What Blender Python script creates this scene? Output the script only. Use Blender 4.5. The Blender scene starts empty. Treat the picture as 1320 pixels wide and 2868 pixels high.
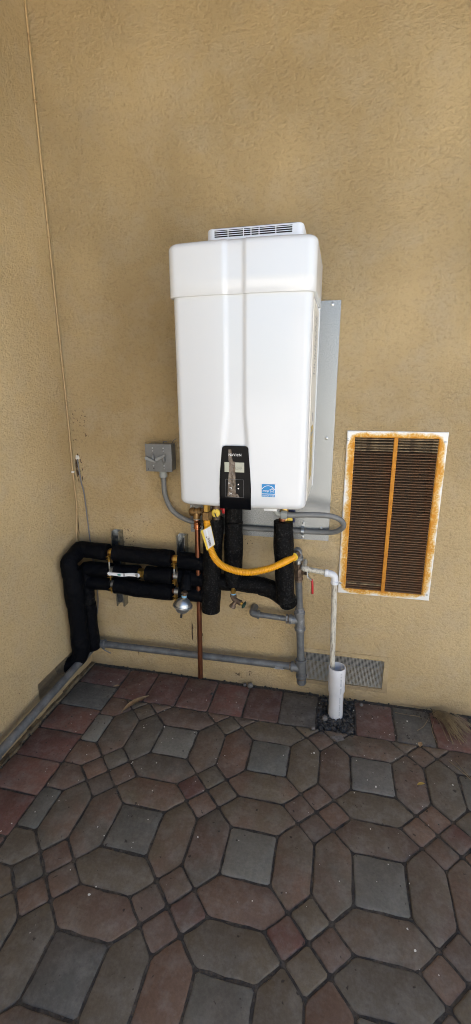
import bpy, bmesh, math, random
from mathutils import Vector, Matrix

R = math.radians
scene = bpy.context.scene
C = scene.collection
rng = random.Random(7)

# ------------------------------------------------------------------ camera
cam_data = bpy.data.cameras.new('camera')
cam_data.sensor_fit = 'VERTICAL'
cam_data.sensor_height = 36.0
cam_data.lens = 36.0 * 1263.64 / 2868.0
cam_data.clip_start = 0.02
cam_data.clip_end = 400.0
cam = bpy.data.objects.new('camera', cam_data)
C.objects.link(cam)
yaw, pitch, roll = R(13.009), R(15.531), R(-0.249)
fw = Vector((-math.sin(yaw) * math.cos(pitch), math.cos(yaw) * math.cos(pitch), -math.sin(pitch)))
rt = fw.cross(Vector((0, 0, 1))).normalized()
up = rt.cross(fw)
rt, up = (math.cos(roll) * rt + math.sin(roll) * up, -math.sin(roll) * rt + math.cos(roll) * up)
M = Matrix((rt, up, -fw)).transposed().to_4x4()
M.translation = Vector((1.1869, -1.8259, 1.37))
cam.matrix_world = M
scene.camera = cam

# ------------------------------------------------------------------ sky, sun, exposure
SUN_EL, SUN_AZ = R(70), R(-24)          # azimuth from +Y towards +X
world = bpy.data.worlds.new('World')
scene.world = world
world.use_nodes = True
wn = world.node_tree
sky = wn.nodes.new('ShaderNodeTexSky')
sky.sky_type = 'NISHITA'
sky.sun_disc = False
sky.sun_elevation = SUN_EL
sky.sun_rotation = SUN_AZ
wn.links.new(sky.outputs[0], wn.nodes['Background'].inputs[0])
wn.nodes['Background'].inputs[1].default_value = 0.05
sd = bpy.data.lights.new('sun', 'SUN')
sd.energy = 5.0
sd.angle = R(0.53)
sd.color = (1.0, 0.96, 0.90)
sun = bpy.data.objects.new('sun', sd)
C.objects.link(sun)
sdir = Vector((math.sin(SUN_AZ) * math.cos(SUN_EL), math.cos(SUN_AZ) * math.cos(SUN_EL), math.sin(SUN_EL)))
sun.rotation_euler = sdir.to_track_quat('Z', 'Y').to_euler()
sun.location = (0, 3, 8)
vs = scene.view_settings
vs.view_transform = 'Standard'
vs.look = 'None'
vs.exposure = 2.95
vs.gamma = 1.0
vs.use_curve_mapping = False
scene.cycles.filter_width = 1.0

# ------------------------------------------------------------------ material helpers
def mat(name, col, rough=0.5, metal=0.0, spec=0.5, bump=None, noise=None, coat=0.0):
    """bump=(scale, strength, distance, detail); noise=(scale, colour2, low, high, detail)"""
    m = bpy.data.materials.new(name)
    m.use_nodes = True
    nt = m.node_tree
    b = nt.nodes['Principled BSDF']
    b.inputs['Base Color'].default_value = (*col, 1)
    b.inputs['Roughness'].default_value = rough
    b.inputs['Metallic'].default_value = metal
    b.inputs['Specular IOR Level'].default_value = spec
    b.inputs['Coat Weight'].default_value = coat
    tc = nt.nodes.new('ShaderNodeTexCoord')
    if noise:
        n = nt.nodes.new('ShaderNodeTexNoise')
        n.inputs['Scale'].default_value = noise[0]
        n.inputs['Detail'].default_value = noise[4] if len(noise) > 4 else 5
        n.inputs['Roughness'].default_value = 0.62
        nt.links.new(tc.outputs['Object'], n.inputs['Vector'])
        mr = nt.nodes.new('ShaderNodeMapRange')
        mr.inputs['From Min'].default_value = noise[2]
        mr.inputs['From Max'].default_value = noise[3]
        nt.links.new(n.outputs['Fac'], mr.inputs['Value'])
        mx = nt.nodes.new('ShaderNodeMix')
        mx.data_type = 'RGBA'
        mx.inputs[6].default_value = (*col, 1)
        mx.inputs[7].default_value = (*noise[1], 1)
        nt.links.new(mr.outputs[0], mx.inputs[0])
        nt.links.new(mx.outputs[2], b.inputs['Base Color'])
    if bump:
        n = nt.nodes.new('ShaderNodeTexNoise')
        n.inputs['Scale'].default_value = bump[0]
        n.inputs['Detail'].default_value = bump[3] if len(bump) > 3 else 4
        nt.links.new(tc.outputs['Object'], n.inputs['Vector'])
        bp = nt.nodes.new('ShaderNodeBump')
        bp.inputs['Strength'].default_value = bump[1]
        bp.inputs['Distance'].default_value = bump[2]
        nt.links.new(n.outputs['Fac'], bp.inputs['Height'])
        nt.links.new(bp.outputs[0], b.inputs['Normal'])
    return m

class NT:
    """tiny node-building helper"""
    def __init__(self, m):
        self.t = m.node_tree
        self.b = self.t.nodes['Principled BSDF']
        self.tc = self.t.nodes.new('ShaderNodeTexCoord').outputs['Object']
    def link(self, a, b):
        self.t.links.new(a, b)
    def put(self, sock, v):
        if hasattr(v, 'is_output'):
            self.link(v, sock)
        elif isinstance(v, tuple) and len(v) == 3 and sock.type == 'RGBA':
            sock.default_value = (*v, 1)
        else:
            sock.default_value = v
    def noise(self, scale, detail=4, rough=0.55, vec=None, dist=0.0):
        n = self.t.nodes.new('ShaderNodeTexNoise')
        n.inputs['Scale'].default_value = scale
        n.inputs['Detail'].default_value = detail
        n.inputs['Roughness'].default_value = rough
        n.inputs['Distortion'].default_value = dist
        self.link(vec or self.tc, n.inputs['Vector'])
        return n.outputs['Fac']
    def voro(self, scale, vec=None, feature='F1'):
        n = self.t.nodes.new('ShaderNodeTexVoronoi')
        n.feature = feature
        n.inputs['Scale'].default_value = scale
        self.link(vec or self.tc, n.inputs['Vector'])
        return n.outputs['Distance']
    def rmap(self, v, a, b, c=0.0, d=1.0):
        n = self.t.nodes.new('ShaderNodeMapRange')
        self.put(n.inputs['Value'], v)
        for k, x in zip(('From Min', 'From Max', 'To Min', 'To Max'), (a, b, c, d)):
            self.put(n.inputs[k], x)
        return n.outputs[0]
    def math(self, op, a, b=0.0):
        n = self.t.nodes.new('ShaderNodeMath')
        n.operation = op
        self.put(n.inputs[0], a)
        self.put(n.inputs[1], b)
        return n.outputs[0]
    def mix(self, f, a, b, blend='MIX'):
        n = self.t.nodes.new('ShaderNodeMix')
        n.data_type = 'RGBA'
        n.blend_type = blend
        self.put(n.inputs[0], f)
        self.put(n.inputs[6], a)
        self.put(n.inputs[7], b)
        return n.outputs[2]
    def mapping(self, scale, loc=(0, 0, 0), rot=(0, 0, 0)):
        n = self.t.nodes.new('ShaderNodeMapping')
        n.inputs['Scale'].default_value = scale
        n.inputs['Location'].default_value = loc
        n.inputs['Rotation'].default_value = rot
        self.link(self.tc, n.inputs['Vector'])
        return n.outputs[0]
    def sep(self):
        n = self.t.nodes.new('ShaderNodeSeparateXYZ')
        self.link(self.tc, n.inputs[0])
        return n.outputs
    def bump(self, h, strength, distance, prev=None):
        n = self.t.nodes.new('ShaderNodeBump')
        n.inputs['Strength'].default_value = strength
        n.inputs['Distance'].default_value = distance
        self.link(h, n.inputs['Height'])
        if prev:
            self.link(prev, n.inputs['Normal'])
        return n.outputs[0]
    def col(self, v):
        self.put(self.b.inputs['Base Color'], v)
    def rough(self, v):
        self.put(self.b.inputs['Roughness'], v)
    def nrm(self, v):
        self.link(v, self.b.inputs['Normal'])

# ------------------------------------------------------------------ materials
def stucco(name, seed, smooth_below, marks=()):
    m = mat(name, (0.42, 0.30, 0.155), rough=0.62, spec=0.35)
    n = NT(m)
    v = n.mapping((1, 1, 1), loc=(seed, seed * 2, seed * 3))
    vs_ = n.mapping((1, 1, 1.25), loc=(seed, seed * 2, seed * 3), rot=(0.3, 0.3, 0.5))
    big = n.noise(1.7, 4, 0.6, v)
    mid = n.noise(9, 5, 0.6, v)
    c = n.mix(n.rmap(big, 0.32, 0.68), (0.565, 0.428, 0.232), (0.485, 0.355, 0.178))
    c = n.mix(n.rmap(mid, 0.45, 0.75), c, (0.515, 0.405, 0.245))
    # dark splash specks, more of them close to the ground
    spk = n.rmap(n.noise(55, 2, 0.5, v), 0.735, 0.77)
    z = n.sep()[2]
    low = n.rmap(z, 0.9, 0.1, 0.25, 1.0)
    patch = n.rmap(n.noise(5, 2, 0.5, v), 0.5, 0.62)
    c = n.mix(n.math('MULTIPLY', n.math('MULTIPLY', spk, low), patch), c, (0.05, 0.035, 0.02))
    # splash marks and drip streaks with places of their own
    x_ = n.sep()[0]
    for (px, pz, rx, rz, sc, th) in marks:
        ex = n.math('DIVIDE', n.math('SUBTRACT', x_, px), rx)
        ez = n.math('DIVIDE', n.math('SUBTRACT', z, pz), rz)
        e2 = n.math('ADD', n.math('MULTIPLY', ex, ex), n.math('MULTIPLY', ez, ez))
        inside = n.rmap(e2, 1.0, 0.55)
        bits = n.rmap(n.noise(sc, 3, 0.6, n.mapping((1, 1, rx / rz * 2.0 if rz > rx * 2 else 1.0), loc=(px, 0, pz))), th, th + 0.04)
        c = n.mix(n.math('MULTIPLY', inside, bits), c, (0.06, 0.036, 0.02))
    # old soil line along the base
    wob = n.math('ADD', z, n.math('MULTIPLY', n.math('SUBTRACT', n.noise(14, 4, 0.6, v), 0.5), 0.07))
    c = n.mix(n.rmap(wob, 0.075, 0.0, 0.0, 0.55), c, (0.20, 0.145, 0.085))
    h1 = n.noise(74, 5, 0.72, vs_)
    c = n.mix(n.rmap(h1, 0.50, 0.34, 0.0, 0.42), c, (0.33, 0.235, 0.115))      # pits darkened in the colour, painted shade that keeps the relief visible
    n.col(c)
    h2 = n.noise(210, 2, 0.5, vs_)
    h = n.math('ADD', n.rmap(h1, 0.28, 0.72), n.math('MULTIPLY', h2, 0.2))
    amount = n.rmap(z, smooth_below, smooth_below + 0.9, 0.38, 1.0)
    h = n.math('MULTIPLY', h, n.math('MULTIPLY', amount, n.rmap(n.noise(2.3, 2, 0.5, v), 0.3, 0.7, 0.55, 1.15)))
    b1 = n.bump(h, 1.0, 0.0105)
    n.nrm(n.bump(n.noise(4.5, 2, 0.5, v), 0.5, 0.02, b1))
    return m

STUCCO = stucco('stucco', 1.3, 0.55, [(0.05, 1.20, 0.06, 0.10, 95, 0.60), (0.035, 1.02, 0.022, 0.09, 60, 0.52), (0.25, 0.70, 0.045, 0.06, 90, 0.58),
    (0.553, 0.235, 0.006, 0.085, 60, 0.46), (0.60, 0.22, 0.005, 0.03, 60, 0.45), (0.262, 0.118, 0.008, 0.045, 60, 0.48), (0.30, 0.78, 0.10, 0.05, 80, 0.64), (0.86, 0.33, 0.10, 0.10, 85, 0.66), (0.83, 0.73, 0.08, 0.04, 90, 0.62), (0.80, 0.055, 0.05, 0.03, 45, 0.55)])
STUCCO_SIDE = stucco('stucco_side', 7.7, 1.6)

m = mat('heater_white', (0.60, 0.625, 0.648), rough=0.22, spec=0.5, coat=0.25)
WHITE = m
m.node_tree.nodes['Principled BSDF'].inputs['Coat Roughness'].default_value = 0.06
WHITE_SIDE = mat('heater_side_white', (0.66, 0.64, 0.58), rough=0.4)
GREYWHITE = mat('vent_white', (0.70, 0.74, 0.80), rough=0.4)
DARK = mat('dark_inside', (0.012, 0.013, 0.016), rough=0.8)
GLOSS = mat('panel_black', (0.002, 0.002, 0.0025), rough=0.06, spec=0.06)
LCD = mat('lcd', (0.33, 0.34, 0.27), rough=0.15)
LCDINK = mat('lcd_ink', (0.20, 0.21, 0.17), rough=0.3)
INK = mat('white_ink', (0.75, 0.75, 0.75), rough=0.5)
GREYINK = mat('grey_ink', (0.30, 0.31, 0.33), rough=0.5)
BLACKINK = mat('black_ink', (0.03, 0.03, 0.03), rough=0.5)
BLUE = mat('sticker_blue', (0.0, 0.215, 0.52), rough=0.35)
LINE = mat('button_line', (0.09, 0.09, 0.095), rough=0.4)
REFLECTION = mat('panel_reflection', (0.15, 0.115, 0.085), rough=0.2, noise=(70, (0.06, 0.042, 0.03), 0.42, 0.66, 4), bump=(60, 0.8, 0.004, 4))  # tan tones of the reflection painted on the control panel
PAPER = mat('label_paper', (0.62, 0.60, 0.54), rough=0.5)
YLABEL = mat('label_yellow', (0.55, 0.39, 0.06), rough=0.45, noise=(120, (0.30, 0.22, 0.07), 0.5, 0.62, 3))

m = mat('galvanised_sheet', (0.42, 0.45, 0.46), rough=0.42, metal=0.75)
GALV = m
n = NT(m)
sp = n.voro(210)
sp2 = n.noise(240, 4, 0.7)
c = n.mix(n.rmap(sp2, 0.36, 0.66), (0.20, 0.212, 0.215), (0.40, 0.415, 0.418))
c = n.mix(n.rmap(n.noise(6, 3), 0.4, 0.7, 0, 0.5), c, (0.27, 0.285, 0.29))
n.col(c)
n.rough(n.rmap(sp2, 0.3, 0.7, 0.30, 0.55))
n.nrm(n.bump(sp2, 0.25, 0.0012))

m = mat('gas_pipe_grey', (0.21, 0.23, 0.245), rough=0.5, metal=0.25)
GASPIPE = m
n = NT(m)
c = n.mix(n.rmap(n.noise(22, 5, 0.65), 0.38, 0.68), (0.100, 0.105, 0.106), (0.180, 0.186, 0.186))
c = n.mix(n.rmap(n.noise(60, 4, 0.7), 0.66, 0.74, 0, 0.8), c, (0.45, 0.45, 0.43))
n.col(c)
n.nrm(n.bump(n.noise(160, 3), 0.2, 0.001))
m = mat('cast_fitting', (0.20, 0.207, 0.21), rough=0.48, metal=0.5, bump=(180, 0.35, 0.0015), noise=(38, (0.42, 0.43, 0.43), 0.5, 0.72))
FITTING = m
RUSTY = mat('rusty_thread', (0.11, 0.075, 0.05), rough=0.7, noise=(90, (0.22, 0.19, 0.15), 0.45, 0.65))
STEEL = mat('zinc_steel', (0.46, 0.48, 0.49), rough=0.32, metal=0.85, noise=(30, (0.33, 0.35, 0.36), 0.4, 0.7))
STRUT = mat('strut_zinc', (0.34, 0.36, 0.37), rough=0.26, metal=0.95, noise=(30, (0.24, 0.255, 0.265), 0.4, 0.7))
SCREW = mat('screw', (0.45, 0.46, 0.46), rough=0.35, metal=0.9)
m = mat('copper', (0.42, 0.17, 0.085), rough=0.34, metal=0.9)
COPPER = m
n = NT(m)
v = n.mapping((22, 22, 5))
c = n.mix(n.rmap(n.noise(1.6, 5, 0.65, v), 0.36, 0.66), (0.31, 0.118, 0.060), (0.13, 0.054, 0.034))
n.col(c)
n.rough(n.rmap(n.noise(3, 3, 0.6, v), 0.3, 0.7, 0.27, 0.5))
COPPER_FIT = mat('copper_fitting', (0.62, 0.25, 0.12), rough=0.25, metal=0.95, noise=(70, (0.36, 0.13, 0.06), 0.45, 0.65))
BRASS = mat('brass', (0.60, 0.40, 0.11), rough=0.28, metal=0.95, noise=(60, (0.40, 0.24, 0.07), 0.45, 0.7))
BRONZE = mat('bronze', (0.23, 0.14, 0.06), rough=0.42, metal=0.8, noise=(60, (0.33, 0.21, 0.09), 0.45, 0.65), bump=(150, 0.3, 0.001))
OLDBRONZE = mat('old_bronze', (0.12, 0.085, 0.06), rough=0.5, metal=0.6, noise=(60, (0.19, 0.135, 0.095), 0.45, 0.65), bump=(150, 0.3, 0.001))
m = mat('foam_black', (0.006, 0.0065, 0.008), rough=0.62, spec=0.13)
FOAM = m
n = NT(m)
g = n.noise(125, 4, 0.75)
n.col(n.mix(n.rmap(g, 0.54, 0.66), (0.0015, 0.0016, 0.002), (0.034, 0.034, 0.034)))
n.rough(n.rmap(g, 0.4, 0.65, 0.62, 0.45))
n.nrm(n.bump(g, 1.0, 0.004, n.bump(n.noise(18, 3), 0.6, 0.010)))
m = mat('foam_dark_blue', (0.0018, 0.0022, 0.0036), rough=0.65, spec=0.09)
FOAM2 = m  # smoother, slightly blue black
n = NT(m)
g = n.noise(140, 3, 0.6)
n.nrm(n.bump(g, 0.9, 0.0035, n.bump(n.noise(13, 3, 0.6, None, 0.6), 0.9, 0.016)))
YELLOW = mat('yellow_coat', (0.78, 0.36, 0.008), rough=0.42, noise=(40, (0.62, 0.27, 0.006), 0.45, 0.7))
YCAP = mat('yellow_cap', (0.72, 0.52, 0.05), rough=0.4)
RED = mat('red_plastic', (0.42, 0.012, 0.015), rough=0.4)
REDV = mat('red_vinyl', (0.48, 0.012, 0.02), rough=0.35)
NAVY = mat('blue_handle', (0.012, 0.02, 0.085), rough=0.4)
GREEN = mat('green_wheel', (0.006, 0.03, 0.02), rough=0.4)
TAPE = mat('blue_tape', (0.22, 0.44, 0.62), rough=0.6)
CONDUIT = mat('conduit_grey', (0.150, 0.155, 0.153), rough=0.5, noise=(20, (0.185, 0.188, 0.185), 0.4, 0.7))
CONNECT = mat('connector_grey', (0.30, 0.32, 0.31), rough=0.5)
BOXGREY = mat('box_grey', (0.165, 0.170, 0.168), rough=0.42, noise=(30, (0.195, 0.20, 0.198), 0.4, 0.7), bump=(120, 0.08, 0.001))
LEVGREY = mat('lever_grey', (0.27, 0.285, 0.29), rough=0.35, metal=0.2)
WIRE = mat('wire_grey', (0.15, 0.15, 0.15), rough=0.6)
CAULK = mat('caulk', (0.66, 0.63, 0.56), rough=0.7, bump=(120, 0.6, 0.003))
CABLE = mat('painted_cable', (0.40, 0.28, 0.135), rough=0.5, noise=(14, (0.17, 0.105, 0.05), 0.56, 0.68))
m = mat('pvc_aged', (0.66, 0.64, 0.58), rough=0.45)
PVC_OLD = m
n = NT(m)
v = n.mapping((110, 110, 16))
c = n.mix(n.rmap(n.noise(1.6, 5, 0.7, v), 0.48, 0.66), (0.60, 0.57, 0.48), (0.15, 0.12, 0.08))
n.col(n.mix(n.rmap(n.noise(40, 3), 0.5, 0.7, 0, 0.5), c, (0.48, 0.44, 0.34)))
PVC = mat('pvc_white', (0.74, 0.76, 0.78), rough=0.35, noise=(14, (0.66, 0.67, 0.67), 0.45, 0.75))
PVC2 = mat('pvc_standpipe', (0.66, 0.66, 0.67), rough=0.38, noise=(12, (0.57, 0.565, 0.555), 0.42, 0.72))

# rusted grille: white paint eaten by rust from the louvres outwards
def rust_frame():
    m = mat('rusted_white_paint', (0.74, 0.74, 0.71), rough=0.5)
    n = NT(m)
    x, y, z = n.sep()
    # distance to the outer edge of the frame; object origin is its lower left corner
    dx = n.math('MINIMUM', x, n.math('SUBTRACT', 0.365, x))
    dz = n.math('MINIMUM', z, n.math('SUBTRACT', 0.684, z))
    d = n.math('MINIMUM', dx, dz)
    dcorner = n.math('ADD', dx, dz)
    lump = n.noise(16, 3, 0.6)
    fine = n.noise(120, 4, 0.7)
    edge = n.math('ADD', d, n.math('MULTIPLY', n.math('SUBTRACT', lump, 0.5), 0.045))
    edge = n.math('ADD', edge, n.math('MULTIPLY', n.rmap(dcorner, 0.06, 0.02), -0.02))
    grow = n.rmap(edge, 0.001, 0.013)
    solid = n.rmap(edge, 0.010, 0.026)
    c = n.mix(n.rmap(fine, 0.35, 0.65), (0.72, 0.47, 0.13), (0.55, 0.25, 0.02))
    c = n.mix(n.math('MULTIPLY', n.rmap(fine, 0.36, 0.52), grow), n.mix(grow, (0.74, 0.74, 0.71), (0.76, 0.62, 0.33)), c)
    c = n.mix(n.math('MULTIPLY', solid, n.rmap(n.noise(45, 3), 0.25, 0.5)), c, (0.56, 0.225, 0.012))
    n.col(c)
    n.rough(n.rmap(grow, 0, 1, 0.45, 0.8))
    n.nrm(n.bump(fine, 0.35, 0.001))
    return m
RUSTFRAME = rust_frame()
RUSTBAR = mat('rust_orange', (0.52, 0.215, 0.016), rough=0.8, noise=(50, (0.40, 0.145, 0.012), 0.45, 0.7), bump=(160, 0.4, 0.001))
SLAT = mat('rust_slat', (0.125, 0.075, 0.038), rough=0.75, noise=(11, (0.15, 0.065, 0.025), 0.42, 0.62), bump=(140, 0.4, 0.001))
SLAT_PALE = mat('pale_slat', (0.33, 0.23, 0.12), rough=0.7, noise=(30, (0.12, 0.075, 0.04), 0.45, 0.65))
FILTER = mat('filter_dust', (0.022, 0.014, 0.009), rough=0.95, bump=(200, 0.5, 0.003))
SCREEN = mat('screen_wire', (0.58, 0.55, 0.48), rough=0.5, metal=0.2)
SCREEN2 = mat('screen_wire_dull', (0.26, 0.205, 0.13), rough=0.6, metal=0.2)
SOIL = mat('joint_soil', (0.040, 0.035, 0.030), rough=0.95, noise=(45, (0.095, 0.082, 0.066), 0.45, 0.7), bump=(180, 0.8, 0.006))
STONE = mat('gravel', (0.030, 0.029, 0.028), rough=0.9, noise=(90, (0.085, 0.08, 0.072), 0.45, 0.68), bump=(200, 0.5, 0.002))
PALESTONE = mat('pale_pebble', (0.16, 0.15, 0.14), rough=0.85, noise=(80, (0.10, 0.09, 0.08), 0.4, 0.65))
LEAF = mat('dry_leaf', (0.30, 0.205, 0.105), rough=0.6, noise=(50, (0.20, 0.125, 0.06), 0.42, 0.68))
YLEAF = mat('yellow_leaf', (0.36, 0.25, 0.05), rough=0.6)
NEEDLE = mat('dry_needle', (0.24, 0.18, 0.095), rough=0.6, noise=(30, (0.14, 0.10, 0.055), 0.42, 0.66))
FLECK = mat('pale_fleck', (0.62, 0.60, 0.55), rough=0.7)
CONCRETE = mat('footing', (0.17, 0.13, 0.075), rough=0.85, noise=(30, (0.06, 0.045, 0.03), 0.42, 0.65), bump=(60, 0.8, 0.008))
SHADE_EAVE = mat('shade_eave_paint', (0.34, 0.26, 0.16), rough=0.6)
ROOFTILE = mat('roof_shingle', (0.10, 0.08, 0.07), rough=0.9)

def paver_material():
    m = mat('paver', (0.1, 0.08, 0.07), rough=0.8, spec=0.3)
    n = NT(m)
    oi = n.t.nodes.new('ShaderNodeObjectInfo')
    at = n.t.nodes.new('ShaderNodeVectorMath')
    at.operation = 'ADD'
    cx = n.t.nodes.new('ShaderNodeCombineXYZ')
    n.link(n.math('MULTIPLY', oi.outputs['Random'], 40.0), cx.inputs[0])
    n.link(n.math('MULTIPLY', oi.outputs['Random'], 17.0), cx.inputs[1])
    n.link(n.tc, at.inputs[0])
    n.link(cx.outputs[0], at.inputs[1])
    v = at.outputs[0]
    blend = n.rmap(n.noise(7.5, 3, 0.55, v), 0.40, 0.60)
    second = n.t.nodes.new('ShaderNodeValToRGB')      # partner colour of the two-tone mix, per paver
    e = second.color_ramp.elements
    e[0].position, e[0].color = 0.0, (0.102, 0.092, 0.074, 1)
    e[1].position, e[1].color = 1.0, (0.158, 0.092, 0.062, 1)
    el = second.color_ramp.elements.new(0.5)
    el.color = (0.130, 0.108, 0.078, 1)
    n.link(oi.outputs['Random'], second.inputs[0])
    c = n.mix(n.math('MULTIPLY', blend, oi.outputs['Alpha']), oi.outputs['Color'], second.outputs[0])
    grit = n.noise(95, 5, 0.7, v)
    c = n.mix(n.rmap(grit, 0.35, 0.7, 0.0, 0.55), c, n.mix(0.5, c, (0.035, 0.032, 0.03)))
    c = n.mix(n.rmap(n.noise(20, 6, 0.72, v), 0.46, 0.74, 0, 0.5), c, (0.22, 0.20, 0.178))
    scr = n.noise(9, 5, 0.75, n.mapping((5, 1, 1), rot=(0, 0, 0.6)))
    c = n.mix(n.rmap(scr, 0.66, 0.72, 0, 0.28), c, (0.24, 0.22, 0.20))
    c = n.mix(n.rmap(n.noise(48, 2, 0.5, v), 0.70, 0.74, 0, 0.75), c, (0.025, 0.02, 0.018))
    n.col(c)
    n.rough(n.rmap(grit, 0.3, 0.7, 0.62, 0.9))
    n.nrm(n.bump(grit, 0.45, 0.0022, n.bump(n.noise(14, 3, 0.6, v), 0.5, 0.008)))
    return m
PAVER = paver_material()

# unseen paving further out, made pale to bounce sunlight onto the house wall
m = mat('bounce_and_path_paving', (0.37, 0.35, 0.32), rough=0.85, noise=(3, (0.31, 0.29, 0.265), 0.4, 0.65), bump=(40, 0.5, 0.01))
BOUNCE_AND_PATH_PAVE = m

BOUNCEWALL = mat('bounce_wall_render', (0.62, 0.60, 0.56), rough=0.85, noise=(4, (0.54, 0.52, 0.48), 0.4, 0.65), bump=(60, 0.5, 0.004))  # pale finish of the unseen wall added for bounced sunlight

# ------------------------------------------------------------------ geometry helpers
class MB:
    def __init__(self):
        self.v, self.f = [], []
    def add(self, v, f):
        o = len(self.v)
        self.v += [tuple(p) for p in v]
        self.f += [tuple(i + o for i in q) for q in f]
        return self
    def box(self, x0, x1, y0, y1, z0, z1):
        v = [(x, y, z) for z in (z0, z1) for y in (y0, y1) for x in (x0, x1)]
        return self.add(v, [(0, 2, 3, 1), (4, 5, 7, 6), (0, 1, 5, 4), (2, 6, 7, 3), (0, 4, 6, 2), (1, 3, 7, 5)])
    def rbox(self, x0, x1, y0, y1, z0, z1, r=0.003, seg=2):
        bm = bmesh.new()
        bmesh.ops.create_cube(bm, size=1)
        for q in bm.verts:
            q.co = Vector(((x0 + x1) / 2 + q.co.x * (x1 - x0), (y0 + y1) / 2 + q.co.y * (y1 - y0), (z0 + z1) / 2 + q.co.z * (z1 - z0)))
        bmesh.ops.bevel(bm, geom=bm.edges[:], offset=r, segments=seg, affect='EDGES', profile=0.5)
        return self.bm(bm)
    def bm(self, bm, mx=None):
        bm.verts.index_update()
        v = [(mx @ q.co if mx else q.co.copy()) for q in bm.verts]
        f = [[q.index for q in p.verts] for p in bm.faces]
        bm.free()
        return self.add(v, f)
    def lathe(self, prof, base=(0, 0, 0), axis=(0, 0, 1), seg=20, sx=1.0, sy=1.0):
        """prof: (radius, height) pairs along AXIS from BASE"""
        q = Vector(axis).normalized().to_track_quat('Z', 'Y')
        b = Vector(base)
        v, f = [], []
        for r, h in prof:
            for k in range(seg):
                a = 2 * math.pi * k / seg
                v.append(b + q @ Vector((r * sx * math.cos(a), r * sy * math.sin(a), h)))
        for i in range(len(prof) - 1):
            for k in range(seg):
                k2 = (k + 1) % seg
                f.append((i * seg + k, i * seg + k2, (i + 1) * seg + k2, (i + 1) * seg + k))
        f.append(tuple(reversed(range(seg))))
        f.append(tuple(range((len(prof) - 1) * seg, len(prof) * seg)))
        return self.add(v, f)
    def cyl(self, a, b, r, seg=16, bev=0.0):
        a, b = Vector(a), Vector(b)
        L = (b - a).length
        e = min(bev, r * 0.6, L / 3)
        p = [(r, 0), (r, L)] if not e else [(r - e, 0), (r, e), (r, L - e), (r - e, L)]
        return self.lathe(p, a, b - a, seg)
    def hexnut(self, a, b, r):
        return self.cyl(a, b, r, 6, r * 0.12)
    def tube(self, path, r, seg=16, bend=0.0, wob=0.0, rfun=None, step=None, seed=1):
        pts = fillet(path, bend) if bend else [Vector(p) for p in path]
        if step:
            pts = resample(pts, step)
        rr = random.Random(seed)
        n = len(pts)
        tang = []
        for i in range(n):
            d = pts[min(i + 1, n - 1)] - pts[max(i - 1, 0)]
            tang.append(d.normalized())
        ref = Vector((0, 0, 1)) if abs(tang[0].z) < 0.9 else Vector((0, 1, 0))
        u = tang[0].cross(ref).normalized()
        v, f, s = [], [], 0.0
        for i in range(n):
            if i:
                u = (u - tang[i] * u.dot(tang[i])).normalized()
                s += (pts[i] - pts[i - 1]).length
            w = tang[i].cross(u)
            ri = rfun(s) if rfun else r
            for k in range(seg):
                a = 2 * math.pi * k / seg
                q = ri + (rr.uniform(-wob, wob) if wob else 0)
                v.append(pts[i] + (u * math.cos(a) + w * math.sin(a)) * q)
        for i in range(n - 1):
            for k in range(seg):
                k2 = (k + 1) % seg
                f.append((i * seg + k, i * seg + k2, (i + 1) * seg + k2, (i + 1) * seg + k))
        f.append(tuple(reversed(range(seg))))
        f.append(tuple(range((n - 1) * seg, n * seg)))
        return self.add(v, f)
    def prism(self, poly, d0, d1, plane='xz'):
        """outline extruded between two depths: plane xz is extruded in y, xy in z, yz in x"""
        n = len(poly)
        def P(a, b, d):
            return {'xz': (a, d, b), 'xy': (a, b, d), 'yz': (d, a, b)}[plane]
        v = [P(a, b, d0) for a, b in poly] + [P(a, b, d1) for a, b in poly]
        f = [tuple(range(n)), tuple(reversed(range(n, 2 * n)))]
        f += [(i, n + i, n + (i + 1) % n, (i + 1) % n) for i in range(n)]
        return self.add(v, f)

def fillet(path, r, seg=8):
    P = [Vector(p) for p in path]
    out = [P[0]]
    for i in range(1, len(P) - 1):
        a, b, c = P[i - 1], P[i], P[i + 1]
        d1, d2 = (a - b), (c - b)
        l = min(r, d1.length * 0.49, d2.length * 0.49)
        p0, p1 = b + d1.normalized() * l, b + d2.normalized() * l
        for k in range(seg + 1):
            t = k / seg
            out.append(p0 * (1 - t) ** 2 + b * 2 * t * (1 - t) + p1 * t * t)
    out.append(P[-1])
    return out

def catmull(pts, n=10):
    P = [Vector(p) for p in pts]
    P = [2 * P[0] - P[1]] + P + [2 * P[-1] - P[-2]]
    out = []
    for i in range(1, len(P) - 2):
        p0, p1, p2, p3 = P[i - 1:i + 3]
        for k in range(n):
            t = k / n
            out.append(0.5 * (2 * p1 + (p2 - p0) * t + (2 * p0 - 5 * p1 + 4 * p2 - p3) * t * t + (3 * p1 - p0 - 3 * p2 + p3) * t ** 3))
    out.append(P[-2])
    return out

def resample(pts, step):
    out, acc = [pts[0]], 0.0
    for a, b in zip(pts, pts[1:]):
        L = (b - a).length
        t = step - acc
        while t <= L:
            out.append(a.lerp(b, t / L))
            t += step
        acc = L - (t - step)
    if (out[-1] - pts[-1]).length > step * 0.3:
        out.append(pts[-1])
    return out

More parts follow.
